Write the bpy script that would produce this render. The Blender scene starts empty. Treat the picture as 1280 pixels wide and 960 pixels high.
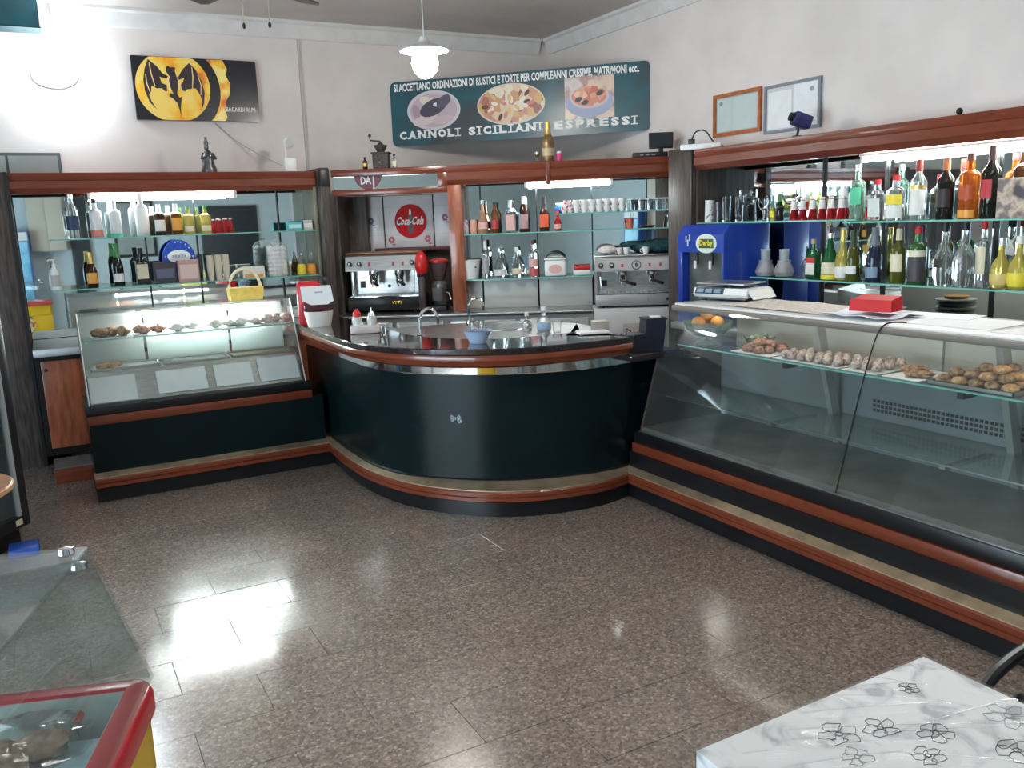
import bpy, bmesh, math, random
from mathutils import Vector, Matrix
random.seed(7)
SC = bpy.context.scene
COL = SC.collection

# ------------------------------------------------------------------ camera
def set_camera():
    yaw, pitch, roll = math.radians(28.34), math.radians(10.82), math.radians(-2.12)
    fw = Vector((math.sin(yaw)*math.cos(pitch), math.cos(yaw)*math.cos(pitch), -math.sin(pitch)))
    r0 = Vector((math.cos(yaw), -math.sin(yaw), 0)); u0 = r0.cross(fw)
    r = math.cos(roll)*r0 + math.sin(roll)*u0
    u = -math.sin(roll)*r0 + math.cos(roll)*u0
    cam = bpy.data.cameras.new('camera'); o = bpy.data.objects.new('camera', cam); COL.objects.link(o)
    m = Matrix((r, u, -fw)).transposed().to_4x4(); m.translation = Vector((0, 0, 1.82))
    o.matrix_world = m
    cam.sensor_fit = 'HORIZONTAL'; cam.sensor_width = 36.0; cam.lens = 36.0*1071.4/1280
    cam.clip_start = 0.05; cam.clip_end = 100
    SC.camera = o
set_camera()
SC.view_settings.view_transform = 'Standard'
SC.view_settings.look = 'None'
SC.view_settings.gamma = 1.0
SC.view_settings.use_curve_mapping = False
SC.view_settings.exposure = 1.5
SC.cycles.use_denoising = True
SC.cycles.sample_clamp_indirect = 6.0
SC.cycles.caustics_reflective = False
SC.cycles.caustics_refractive = False

# ------------------------------------------------------------------ world and large lights
W = bpy.data.worlds.new('world'); SC.world = W; W.use_nodes = True
bg = W.node_tree.nodes['Background']; bg.inputs[0].default_value = (0.62, 0.80, 1.0, 1); bg.inputs[1].default_value = 1.0
def area(name, loc, direction, sx, sy, power, color):
    l = bpy.data.lights.new(name, 'AREA'); l.shape = 'RECTANGLE'; l.size = sx; l.size_y = sy; l.energy = power; l.color = color
    o = bpy.data.objects.new(name, l); COL.objects.link(o); o.location = loc
    o.rotation_euler = Vector(direction).to_track_quat('-Z', 'Y').to_euler()
    return o
# daylight entering through the glazed shopfront in the left wall
area('shopfront_daylight', (-3.38, 2.35, 1.3), (1, 0, -0.05), 4.4, 2.1, 150, (0.74, 0.87, 1.0))
TUBE = 40.0      # emission of the fluorescent tubes
# ------------------------------------------------------------------ materials
MATS = {}
def _nt(name):
    m = bpy.data.materials.new(name); m.use_nodes = True
    return m, m.node_tree, m.node_tree.nodes['Principled BSDF']
def mat(name, col, rough=0.5, metal=0.0, var=0.0, scale=20.0, stretch=(1,1,1), bump=0.0, trans=0.0, ior=1.45, coat=0.0, emit=0.0, alpha=1.0, sheen=0.0, col2=None, ramp=(0.35,0.65)):
    """Procedural principled material, optional noise variation between two tones."""
    if name in MATS: return MATS[name]
    m, nt, p = _nt(name)
    p.inputs['Base Color'].default_value = (*col, 1)
    p.inputs['Roughness'].default_value = rough
    p.inputs['Metallic'].default_value = metal
    p.inputs['IOR'].default_value = ior
    p.inputs['Transmission Weight'].default_value = trans
    p.inputs['Coat Weight'].default_value = coat
    p.inputs['Alpha'].default_value = alpha
    if emit:
        p.inputs['Emission Color'].default_value = (*col, 1); p.inputs['Emission Strength'].default_value = emit
    if var or bump or col2:
        g = nt.nodes.new('ShaderNodeNewGeometry'); mp = nt.nodes.new('ShaderNodeMapping'); n = nt.nodes.new('ShaderNodeTexNoise')
        mp.inputs['Scale'].default_value = stretch
        nt.links.new(g.outputs['Position'], mp.inputs['Vector']); nt.links.new(mp.outputs['Vector'], n.inputs['Vector'])
        n.inputs['Scale'].default_value = scale; n.inputs['Detail'].default_value = 4
        if var or col2:
            r = nt.nodes.new('ShaderNodeValToRGB')
            a = tuple(max(0, c*(1-var)) for c in col); b = col2 if col2 else tuple(min(1, c*(1+var)) for c in col)
            r.color_ramp.elements[0].color = (*a, 1); r.color_ramp.elements[1].color = (*b, 1)
            r.color_ramp.elements[0].position = ramp[0]; r.color_ramp.elements[1].position = ramp[1]
            nt.links.new(n.outputs['Fac'], r.inputs['Fac']); nt.links.new(r.outputs['Color'], p.inputs['Base Color'])
        if bump:
            b = nt.nodes.new('ShaderNodeBump'); b.inputs['Strength'].default_value = bump; b.inputs['Distance'].default_value = 0.01
            nt.links.new(n.outputs['Fac'], b.inputs['Height']); nt.links.new(b.outputs['Normal'], p.inputs['Normal'])
    MATS[name] = m
    return m
def pane(name, tint, rough=0.0, ior=1.45, veil=0.0, veilcol=(0.8,0.85,0.85)):
    """Thin clear sheet: clear by transmission, mirror by Fresnel, optionally a faint dusty veil."""
    if name in MATS: return MATS[name]
    m, nt, p = _nt(name); nt.nodes.remove(p)
    out = nt.nodes['Material Output']
    tr = nt.nodes.new('ShaderNodeBsdfTransparent'); tr.inputs[0].default_value = (*tint, 1)
    gl = nt.nodes.new('ShaderNodeBsdfGlossy'); gl.inputs['Roughness'].default_value = rough
    fr = nt.nodes.new('ShaderNodeFresnel')
    ge = nt.nodes.new('ShaderNodeNewGeometry'); mr = nt.nodes.new('ShaderNodeMapRange')   # same index on both faces of the sheet
    mr.inputs['To Min'].default_value = ior; mr.inputs['To Max'].default_value = 1.0/ior
    nt.links.new(ge.outputs['Backfacing'], mr.inputs[0]); nt.links.new(mr.outputs[0], fr.inputs[0])
    mx = nt.nodes.new('ShaderNodeMixShader')
    nt.links.new(fr.outputs[0], mx.inputs[0]); nt.links.new(tr.outputs[0], mx.inputs[1]); nt.links.new(gl.outputs[0], mx.inputs[2])
    last = mx
    if veil:
        d = nt.nodes.new('ShaderNodeBsdfDiffuse'); d.inputs[0].default_value = (*veilcol, 1)
        m2 = nt.nodes.new('ShaderNodeMixShader'); m2.inputs[0].default_value = veil
        nt.links.new(mx.outputs[0], m2.inputs[1]); nt.links.new(d.outputs[0], m2.inputs[2]); last = m2
    nt.links.new(last.outputs[0], out.inputs[0])
    MATS[name] = m
    return m
def emis(name, col, strength):
    if name in MATS: return MATS[name]
    m, nt, p = _nt(name); nt.nodes.remove(p)
    e = nt.nodes.new('ShaderNodeEmission'); e.inputs[0].default_value = (*col, 1); e.inputs[1].default_value = strength
    nt.links.new(e.outputs[0], nt.nodes['Material Output'].inputs[0]); MATS[name] = m
    return m
def blotch(name, cols, scale=20.0, rough=0.4, kind='voronoi'):
    """Print made of patches of several colours (food pictures, patterned paper)."""
    if name in MATS: return MATS[name]
    m, nt, p = _nt(name)
    g = nt.nodes.new('ShaderNodeNewGeometry')
    v = nt.nodes.new('ShaderNodeTexVoronoi' if kind == 'voronoi' else 'ShaderNodeTexNoise'); v.inputs['Scale'].default_value = scale
    r = nt.nodes.new('ShaderNodeValToRGB')
    if kind == 'voronoi':
        r.color_ramp.interpolation = 'CONSTANT'
    els = r.color_ramp.elements
    while len(els) < len(cols): els.new(0.5)
    lo, hi = (0.0, 1.0) if kind == 'voronoi' else (0.36, 0.64)
    for i, c in enumerate(cols):
        els[i].position = lo + (hi-lo)*i/len(cols); els[i].color = (*c, 1)
    nt.links.new(g.outputs['Position'], v.inputs['Vector'])
    if kind == 'voronoi':
        s = nt.nodes.new('ShaderNodeSeparateColor'); nt.links.new(v.outputs['Color'], s.inputs[0]); nt.links.new(s.outputs[0], r.inputs[0])
    else:
        v.inputs['Detail'].default_value = 3; nt.links.new(v.outputs['Fac'], r.inputs[0])
    nt.links.new(r.outputs[0], p.inputs['Base Color']); p.inputs['Roughness'].default_value = rough
    MATS[name] = m
    return m
def granite(name):
    m, nt, p = _nt(name)
    g = nt.nodes.new('ShaderNodeNewGeometry'); oi = nt.nodes.new('ShaderNodeObjectInfo')
    v = nt.nodes.new('ShaderNodeTexVoronoi'); v.inputs['Scale'].default_value = 98
    n = nt.nodes.new('ShaderNodeTexNoise'); n.inputs['Scale'].default_value = 1.1; n.inputs['Detail'].default_value = 2
    n2 = nt.nodes.new('ShaderNodeTexNoise'); n2.inputs['Scale'].default_value = 45; n2.inputs['Detail'].default_value = 4
    for x in (v, n, n2): nt.links.new(g.outputs['Position'], x.inputs['Vector'])
    s = nt.nodes.new('ShaderNodeSeparateColor'); nt.links.new(v.outputs['Color'], s.inputs[0])
    r = nt.nodes.new('ShaderNodeValToRGB'); e = r.color_ramp.elements
    for pos in (0.3, 0.55, 0.8, 0.93): e.new(pos)
    for el, c in zip(e, [(0.078,0.066,0.059),(0.158,0.124,0.104),(0.213,0.169,0.140),(0.270,0.214,0.178),(0.415,0.345,0.292),(0.60,0.53,0.46)]): el.color = (*c, 1)
    mixf = nt.nodes.new('ShaderNodeMath'); mixf.operation = 'MULTIPLY_ADD'; mixf.inputs[1].default_value = 0.72
    nt.links.new(s.outputs[0], mixf.inputs[0])
    sc = nt.nodes.new('ShaderNodeMath'); sc.operation = 'MULTIPLY'; sc.inputs[1].default_value = 0.32
    nt.links.new(n2.outputs['Fac'], sc.inputs[0]); nt.links.new(sc.outputs[0], mixf.inputs[2])
    nt.links.new(mixf.outputs[0], r.inputs[0])
    hsv = nt.nodes.new('ShaderNodeHueSaturation')
    val = nt.nodes.new('ShaderNodeMath'); val.operation = 'MULTIPLY_ADD'; val.inputs[1].default_value = 0.10; val.inputs[2].default_value = 0.95
    nt.links.new(oi.outputs['Random'], val.inputs[0]); nt.links.new(val.outputs[0], hsv.inputs['Value'])
    nt.links.new(r.outputs[0], hsv.inputs['Color']); nt.links.new(hsv.outputs[0], p.inputs['Base Color'])
    rr = nt.nodes.new('ShaderNodeMapRange'); rr.inputs['To Min'].default_value = 0.10; rr.inputs['To Max'].default_value = 0.26
    rr.inputs['From Min'].default_value = 0.35; rr.inputs['From Max'].default_value = 0.65
    nt.links.new(n.outputs['Fac'], rr.inputs[0]); nt.links.new(rr.outputs[0], p.inputs['Roughness'])
    return m

WALL = mat('wall_paint', (0.74,0.675,0.645), 0.75, var=0.05, scale=2.5, bump=0.08)
WALLB = mat('wall_paint_blue', (0.60,0.68,0.70), 0.75, var=0.05, scale=2.5)
CEIL = mat('ceiling_paint', (0.60,0.55,0.52), 0.85, var=0.04, scale=3)
TRIM = mat('plaster_moulding', (0.70,0.68,0.66), 0.6, var=0.06, scale=6)
WOOD = mat('mahogany', (0.165,0.036,0.016), 0.24, var=0.14, scale=5, stretch=(1,1,9), coat=0.3)
WOODL = mat('mahogany_light', (0.30,0.085,0.038), 0.3, var=0.3, scale=5, stretch=(6,6,1), coat=0.3)
DARKW = mat('dark_wood', (0.062,0.047,0.041), 0.5, var=0.4, scale=9, stretch=(6,6,0.6), ior=1.35)
GREEN = mat('dark_green_laminate', (0.0025,0.009,0.011), 0.26, var=0.15, scale=3, ior=1.30)
BLACK = mat('black_laminate', (0.008,0.008,0.010), 0.3, var=0.2, scale=5)
BLKPL = mat('black_plastic', (0.012,0.012,0.014), 0.38)
BRASS = mat('brass_strip', (0.50,0.39,0.26), 0.45, 0.7, var=0.2, scale=8)
CHROME = mat('chrome', (0.82,0.82,0.82), 0.08, 1.0)
STEEL = mat('steel', (0.56,0.56,0.55), 0.3, 1.0, var=0.12, scale=12, stretch=(1,1,6))
STEELM = mat('steel_matte', (0.45,0.46,0.46), 0.45, 0.7, var=0.1, scale=9)
DGRAN = mat('counter_granite', (0.018,0.013,0.014), 0.1, var=0.5, scale=160, coat=0.5)
MIRROR = mat('mirror', (0.80,0.90,0.91), 0.02, 1.0)
GLASS = pane('clear_pane', (0.93,0.96,0.95))
GLASSG = pane('case_pane', (0.92,0.95,0.94), veil=0.012)
SHELFG = pane('shelf_pane', (0.88,0.95,0.93), veil=0.05, veilcol=(0.6,0.75,0.70))
EDGEG = mat('green_glass_edge', (0.25,0.72,0.60), 0.12, trans=0.3)
WHITE = mat('white_plastic', (0.80,0.80,0.79), 0.35)
PORC = mat('porcelain', (0.85,0.84,0.81), 0.15, coat=0.5)
PAPER = mat('white_paper', (0.82,0.83,0.85), 0.7, var=0.03, scale=12)
CREAM = mat('cream_panel', (0.60,0.56,0.50), 0.5, var=0.05, scale=3)
BEIGE = mat('beige_door_panel', (0.50,0.46,0.40), 0.35, var=0.08, scale=2)
CLEAR = mat('clear_glass', (0.97,0.98,0.98), 0.02, trans=1.0, ior=1.3)
REDP = mat('red_plastic', (0.55,0.018,0.02), 0.3)
YELP = mat('yellow_panel', (0.80,0.52,0.02), 0.35, var=0.06, scale=4)
TUBEM = emis('fluorescent_glow', (0.93,1.0,0.98), TUBE)

# ------------------------------------------------------------------ mesh builder
class B:
    def __init__(s): s.bm = bmesh.new()
    def _faces(s, vs, fs):
        v = [s.bm.verts.new(p) for p in vs]; out = []
        for f in fs:
            try: out.append(s.bm.faces.new([v[i] for i in f]))
            except ValueError: pass
        return v, out
    def box(s, x0, x1, y0, y1, z0, z1, bev=0.0, seg=2):
        vs = [(x0,y0,z0),(x1,y0,z0),(x1,y1,z0),(x0,y1,z0),(x0,y0,z1),(x1,y0,z1),(x1,y1,z1),(x0,y1,z1)]
        v, f = s._faces(vs, [(0,3,2,1),(4,5,6,7),(0,1,5,4),(1,2,6,5),(2,3,7,6),(3,0,4,7)])
        if bev:
            ed = list({e for ff in f for e in ff.edges})
            bmesh.ops.bevel(s.bm, geom=ed, offset=bev, segments=seg, profile=0.5, affect='EDGES')
        return s
    def prism(s, pts, vec):
        """pts: closed 3-D polygon, swept by vec."""
        n = len(pts); vec = Vector(vec)
        vs = [tuple(p) for p in pts] + [tuple(Vector(p)+vec) for p in pts]
        fs = [tuple(range(n))[::-1], tuple(range(n, 2*n))] + [(i, (i+1) % n, n+(i+1) % n, n+i) for i in range(n)]
        s._faces(vs, fs); return s
    def lathe(s, prof, seg=20, c=(0,0,0), a0=0.0, a1=None):
        full = a1 is None; a1 = a0+2*math.pi if full else a1
        k = seg if full else seg+1; rows = []
        for r, z in prof:
            if r < 1e-6: rows.append([s.bm.verts.new((c[0], c[1], c[2]+z))])
            else: rows.append([s.bm.verts.new((c[0]+r*math.cos(a0+(a1-a0)*i/seg), c[1]+r*math.sin(a0+(a1-a0)*i/seg), c[2]+z)) for i in range(k)])
        for A, Bv in zip(rows, rows[1:]):
            for i in range(seg):
                j = (i+1) % k if full else i+1
                q = [A[i % len(A)] if len(A) > 1 else A[0], A[j] if len(A) > 1 else A[0], Bv[j] if len(Bv) > 1 else Bv[0], Bv[i] if len(Bv) > 1 else Bv[0]]
                u = []
                for x in q:
                    if x not in u: u.append(x)
                if len(u) > 2:
                    try: s.bm.faces.new(u)
                    except ValueError: pass
        return s
    def tube(s, path, r, seg=8, closed=False):
        P = [Vector(p) for p in path]; n = len(P); rings = []
        rad = r if isinstance(r, (list, tuple)) else [r]*n
        up = Vector((0,0,1))
        for i, p in enumerate(P):
            a = P[(i-1) % n] if (closed or i) else p; b = P[(i+1) % n] if (closed or i < n-1) else p
            t = (b-a).normalized()
            ref = up if abs(t.dot(up)) < 0.95 else Vector((1,0,0))
            x = t.cross(ref).normalized(); y = t.cross(x).normalized()
            rings.append([s.bm.verts.new(p + (x*math.cos(k*2*math.pi/seg) + y*math.sin(k*2*math.pi/seg))*rad[i]) for k in range(seg)])
        m = n if closed else n-1
        for i in range(m):
            A, C = rings[i], rings[(i+1) % n]
            for k in range(seg):
                try: s.bm.faces.new([A[k], A[(k+1) % seg], C[(k+1) % seg], C[k]])
                except ValueError: pass
        if not closed:
            for R in (rings[0][::-1], rings[-1]): s.bm.faces.new(R)
        return s
    def ell(s, c, rad, seg=12, rings=8, noise=0.0, rot=0.0):
        rows = []; rnd = random.Random(int((c[0]*7+c[1]*13+c[2]*29)*1000))
        cr, sr = math.cos(rot), math.sin(rot)
        for i in range(rings+1):
            th = math.pi*i/rings; row = []
            for k in range(1 if i in (0, rings) else seg):
                ph = 2*math.pi*k/seg; f = 1+noise*(rnd.random()-0.5)
                x = rad[0]*math.sin(th)*math.cos(ph)*f; y = rad[1]*math.sin(th)*math.sin(ph)*f
                row.append(s.bm.verts.new((c[0]+x*cr-y*sr, c[1]+x*sr+y*cr, c[2]+rad[2]*math.cos(th)*f)))
            rows.append(row)
        for A, C in zip(rows, rows[1:]):
            for k in range(seg):
                q = [A[k % len(A)], C[k % len(C)], C[(k+1) % len(C)], A[(k+1) % len(A)]]; u = []
                for x in q:
                    if x not in u: u.append(x)
                if len(u) > 2: s.bm.faces.new(u)
        return s
    def sweep(s, prof, path):
        """prof: closed polygon of (outward offset, z); path: 2-D points; outward = right-hand side of travel."""
        n = len(path); rows = []
        for i, p in enumerate(path):
            a = path[max(i-1, 0)]; b = path[min(i+1, n-1)]
            t = Vector((b[0]-a[0], b[1]-a[1])).normalized(); o = Vector((t.y, -t.x))
            rows.append([s.bm.verts.new((p[0]+o.x*d, p[1]+o.y*d, z)) for d, z in prof])
        k = len(prof)
        for A, C in zip(rows, rows[1:]):
            for j in range(k): s.bm.faces.new([A[j], A[(j+1) % k], C[(j+1) % k], C[j]])
        s.bm.faces.new(rows[0][::-1]); s.bm.faces.new(rows[-1]); return s
    def sweep2(s, rowsfn, n):
        rows = [[s.bm.verts.new(p) for p in rowsfn(i)] for i in range(n)]; k = len(rows[0])
        for A, C in zip(rows, rows[1:]):
            for j in range(k): s.bm.faces.new([A[j], A[(j+1) % k], C[(j+1) % k], C[j]])
        s.bm.faces.new(rows[0][::-1]); s.bm.faces.new(rows[-1]); return s
    def poly(s, pts): s._faces([tuple(p) for p in pts], [tuple(range(len(pts)))]); return s
    def mesh_from(s, me, M):
        n0 = len(s.bm.verts); s.bm.from_mesh(me); s.bm.verts.ensure_lookup_table()
        for v in s.bm.verts[n0:]: v.co = M @ v.co
        return s

WM = {}
def link(o, parent=None):
    COL.objects.link(o)
    if parent: o.parent = parent
def tag(o, label=None, cat=None, group=None, kind=None):
    if label: o['label'] = label
    if cat: o['category'] = cat
    if group: o['group'] = group
    if kind: o['kind'] = kind
    return o
def thing(name, label, cat, loc=(0,0,0), rz=0.0, group=None):
    o = bpy.data.objects.new(name, None); o.empty_display_size = 0.05; COL.objects.link(o)
    o.location = loc; o.rotation_euler = (0, 0, rz)
    WM[o] = Matrix.Translation(loc) @ Matrix.Rotation(rz, 4, 'Z')
    return tag(o, label, cat, group)
def obj(name, b, m, parent=None, world=False, smooth=35, label=None):
    """Finish a builder as ONE mesh object. world=True: coordinates are world, moved into the parent's frame."""
    bm = b.bm
    bmesh.ops.recalc_face_normals(bm, faces=bm.faces)
    off = None
    if parent is not None and world:
        bmesh.ops.transform(bm, matrix=WM[parent].inverted(), verts=bm.verts)
    elif parent is None:
        xs = [v.co.x for v in bm.verts]; ys = [v.co.y for v in bm.verts]; zs = [v.co.z for v in bm.verts]
        off = Vector(((min(xs)+max(xs))/2, (min(ys)+max(ys))/2, min(zs)))
        bmesh.ops.translate(bm, vec=-off, verts=bm.verts)
    me = bpy.data.meshes.new(name); bm.to_mesh(me); bm.free()
    if smooth:
        me.polygons.foreach_set('use_smooth', [True]*len(me.polygons))
        me.set_sharp_from_angle(angle=math.radians(smooth))
    me.materials.append(m)
    o = bpy.data.objects.new(name, me); link(o, parent)
    if off is not None: o.location = off
    WM[o] = WM[parent] if parent is not None else Matrix.Translation(off)
    if label: o['label'] = label
    return o
def struct(name, b, m, parent=None, smooth=35, label=None):
    o = obj(name, b, m, parent, world=parent is not None, smooth=smooth)
    o['kind'] = 'structure'
    if label: o['label'] = label
    return o
def copy_tree(o, parent=None):
    c = o.copy(); COL.objects.link(c); c.parent = parent
    for ch in list(o.children): copy_tree(ch, c)
    return c
def again(proto, loc, rz=None, label=None):
    c = copy_tree(proto); c.location = loc
    if rz is not None: c.rotation_euler = (0, 0, rz)
    if label: c['label'] = label
    return c
class F:
    """A flat frame on a wall or sign: u to the right, v up, w towards the viewer."""
    def __init__(s, o, u, v=(0,0,1)): s.o = Vector(o); s.u = Vector(u).normalized(); s.v = Vector(v).normalized(); s.w = s.u.cross(s.v)
    def p(s, a, b, c=0.0): return s.o + s.u*a + s.v*b + s.w*c
    def M(s, a=0, b=0, c=0, sx=1, sy=1):
        m = Matrix((s.u*sx, s.v*sy, s.w)).transposed().to_4x4(); m.translation = s.p(a, b, c); return m
def slab(f, pts, d0, d1): return B().prism([f.p(a, b, d0) for a, b in pts], f.w*(d1-d0))
def oval(cx, cy, rx, ry, n=40, a0=0, a1=2*math.pi, end=False):
    return [(cx+rx*math.cos(a0+(a1-a0)*i/n), cy+ry*math.sin(a0+(a1-a0)*i/n)) for i in range(n+(1 if end else 0))]
def rrect(x0, x1, y0, y1, r, k=5):
    out = []
    for cx, cy, a in ((x1-r,y1-r,0),(x0+r,y1-r,90),(x0+r,y0+r,180),(x1-r,y0+r,270)):
        for i in range(k+1):
            t = math.radians(a+90*i/k); out.append((cx+r*math.cos(t), cy+r*math.sin(t)))
    return out
def text_bm(b, s, f, u0, u1, v0, v1, d, bold=0.0, thick=0.002, fit=True, serif=False):
    """Lettering as raised mesh filling the box u0..u1, v0..v1 of frame f."""
    cu = bpy.data.curves.new('lettering', 'FONT'); cu.body = s; cu.size = 1.0; cu.offset = bold; cu.extrude = 0.0; cu.resolution_u = 2
    o = bpy.data.objects.new('lettering', cu); COL.objects.link(o)
    bpy.context.view_layer.update()
    dg = bpy.context.evaluated_depsgraph_get(); me = bpy.data.meshes.new_from_object(o.evaluated_get(dg))
    bpy.data.objects.remove(o); bpy.data.curves.remove(cu)
    xs = [v.co.x for v in me.vertices]; ys = [v.co.y for v in me.vertices]
    x0, x1, y0, y1 = min(xs), max(xs), min(ys), max(ys)
    sy = (v1-v0)/(y1-y0) if fit else 1; sx = (u1-u0)/(x1-x0)
    M = f.M(u0-x0*sx, v0-y0*sy, d, sx, sy)
    n0 = len(b.bm.verts); b.mesh_from(me, M); bpy.data.meshes.remove(me)
    return b
def scribble(b, f, u0, u1, vc, h, d, n=5, r=0.003):
    """An unreadable looping script mark."""
    pts = []
    for i in range(n*10+1):
        t = i/(n*10); pts.append(f.p(u0+(u1-u0)*t+0.25*h*math.sin(2*math.pi*n*t), vc+0.5*h*math.cos(2*math.pi*n*t)*(1.0 if int(n*t) % 2 else 0.6), d))
    b.tube(pts, r, 5); return b
def spline(pts, k=8):
    out = []; n = len(pts)
    for i in range(n-1):
        p0, p1, p2, p3 = pts[max(i-1,0)], pts[i], pts[i+1], pts[min(i+2,n-1)]
        for j in range(k):
            t = j/k
            out.append(tuple(0.5*((2*p1[c])+(-p0[c]+p2[c])*t+(2*p0[c]-5*p1[c]+4*p2[c]-p3[c])*t*t+(-p0[c]+3*p1[c]-3*p2[c]+p3[c])*t**3) for c in range(len(p1))))
    out.append(tuple(pts[-1])); return out

# frames of the place: back wall y=8.35, right wall x=5.065, diagonal bar-back across the corner
YB, XR, ZC = 8.35, 5.065, 3.70
MA = Vector((2.344, 7.61, 0)); ME = Vector((0.84015, -0.54235, 0)); MN = Vector((0.54235, 0.84015, 0)); MT = math.atan2(ME.y, ME.x)
def MP(s, o, z=0.0): return tuple(MA + ME*s + MN*o + Vector((0,0,z)))
# ------------------------------------------------------------------ the room
GRAN = granite('floor_granite')
GROUT = mat('grout', (0.085,0.076,0.072), 0.8, var=0.2, scale=30)
fl = struct('floor', B().box(-3.35, 5.2, -3.35, 8.5, -0.12, -0.0045), GROUT)
fl['label'] = 'brown speckled granite tile floor laid in offset rows'
tb = B().box(-0.2991, 0.2991, -0.1541, 0.1541, -0.010, 0.0, bev=0.0012, seg=1)
tme = None; flo = fl.location
for k in range(-8, 14):
    y = 3.11+0.31*k+0.155
    for m_ in range(-6, 6):
        x = (0.586 if k % 2 == 0 else 0.293)+0.6*m_+0.3
        if not (-1.6 < x < 3.35) or y < 0.75 or y > 7.3: continue
        if tme is None:
            t = obj('tile', tb, GRAN, fl); tme = t.data
        else:
            t = bpy.data.objects.new('tile', tme); link(t, fl)
        t.location = Vector((x, y, 0))-flo
        t.rotation_euler = (random.gauss(0, 0.0016), random.gauss(0, 0.0011), 0)
        t['kind'] = 'structure'
b = B()      # outer floor beyond the single tiles
for (x0, x1, y0, y1) in ((-3.3,-1.62,-3.3,8.4),(-1.62,3.7,-3.3,0.62),(3.75,5.05,-3.3,8.4),(-1.62,3.7,7.4,8.34)):
    b.box(x0, x1, y0, y1, -0.006, 0.0)
o = obj('tile_field', b, GRAN, fl, world=True); o['kind'] = 'stuff'

struct('ceiling', B().box(-3.35, 5.2, -3.35, 8.5, ZC, ZC+0.12), CEIL)
struct('wall_back', B().box(-3.35, 5.2, YB, YB+0.15, 0, ZC), WALL)
struct('wall_right', B().box(XR, XR+0.15, -3.35, YB, 0, ZC), WALL)
struct('wall_front', B().box(-3.35, 5.2, -3.35, -3.2, 0, ZC), WALLB)
b = B().box(-3.35, -3.2, -3.2, 0.1, 0, ZC).box(-3.35, -3.2, 4.6, YB, 0, ZC).box(-3.35, -3.2, 0.1, 4.6, 2.45, ZC).box(-3.35, -3.2, 0.1, 4.6, 0, 0.15)
struct('wall_left', b, WALLB)
ALU = mat('shopfront_frame', (0.05,0.05,0.055), 0.4, 0.5)
b = B()
for y in (0.1, 1.6, 3.1, 4.55): b.box(-3.32, -3.24, y, y+0.05, 0.15, 2.45)
for z in (0.15, 1.95, 2.40): b.box(-3.315, -3.245, 0.1, 4.6, z, z+0.05)
wn = struct('window_1', b, ALU)
for i in range(3): struct('pane', B().box(-3.285, -3.275, 0.15+1.5*i, 1.6+1.5*i if i < 2 else 4.55, 0.2, 2.40), GLASS, wn)
# plaster moulding below the ceiling
def mould(f, L):
    prof = [(0,3.545),(0.02,3.545),(0.03,3.565),(0.035,3.60),(0.06,3.66),(0.085,3.675),(0.085,ZC-0.001),(0,ZC-0.001)]
    return B().prism([f.p(0, z, d+0.001) for d, z in prof], f.u*L)
struct('trim_1', mould(F((0.33,YB,0),(1,0,0)), 4.64), TRIM)
struct('trim_2', mould(F((XR,YB-0.09,0),(0,-1,0)), 9.5), TRIM)
struct('trim_3', B().box(2.355, 2.375, YB-0.022, YB-0.001, 2.3, 3.545), mat('wall_groove', (0.50,0.46,0.43), 0.7, var=0.05), label='thin raised strip running up the back wall')
# a door and a framed board on the wall behind the viewer, seen in the mirrors
dr = struct('door_1', B().box(3.1, 4.3, -3.2, -3.14, 0, 2.35, bev=0.006), mat('dark_door', (0.03,0.035,0.04), 0.4, var=0.2))
struct('door_handle', B().tube([(3.2,-3.12,1.05),(3.2,-3.08,1.05),(3.32,-3.08,1.05)], 0.012), CHROME, dr)
nb = thing('notice_board', 'grey framed board hung on the wall behind, seen in left mirror', 'board', (1.8,-3.19,1.35))
obj('frame', B().box(1.4,2.2,-3.195,-3.16,1.35,2.5,bev=0.006), BLKPL, nb, True)
obj('board', B().box(1.46,2.14,-3.16,-3.155,1.41,2.44), mat('board_grey', (0.36,0.38,0.38), 0.4, var=0.1, scale=3), nb, True)

t = thing('drinks_fridge','blue fronted drinks fridge against the rear wall, seen in left mirror','fridge',(-0.30,-2.85,0))
obj('cabinet', B().box(-0.48,-0.12,-3.18,-2.62,0.05,1.95,bev=0.01), mat('fridge_blue',(0.02,0.10,0.38),0.35), t, True)
obj('plinth', B().box(-0.46,-0.14,-3.16,-2.66,0.0,0.05), BLKPL, t, True)
obj('lit_front', B().box(-0.45,-0.15,-2.62,-2.61,0.10,1.75), mat('fridge_poster',(0.03,0.30,0.62),0.3,col2=(0.35,0.72,0.90),scale=2.5,ramp=(0.4,0.65)), t, True, label='bright blue printed door')
obj('header', B().box(-0.46,-0.14,-2.62,-2.605,1.77,1.93), WHITE, t, True)
t = thing('wall_cabinet','cream wall cabinet with two doors on the rear wall, seen in mirror','cabinet',(0.2,-3.0,1.55))
obj('body', B().box(-0.10,0.52,-3.19,-2.9,1.55,2.75,bev=0.006), CREAM, t, True)
for x0, x1 in ((-0.09,0.205),(0.215,0.51)): obj('door', B().box(x0,x1,-2.9,-2.885,1.57,2.55,bev=0.004), mat('cabinet_cream',(0.62,0.56,0.46),0.45), t, True)
struct('door_2', B().box(0.60,0.95,-3.2,-3.12,0,2.75,bev=0.006), mat('dark_post',(0.02,0.03,0.035),0.4))
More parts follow.
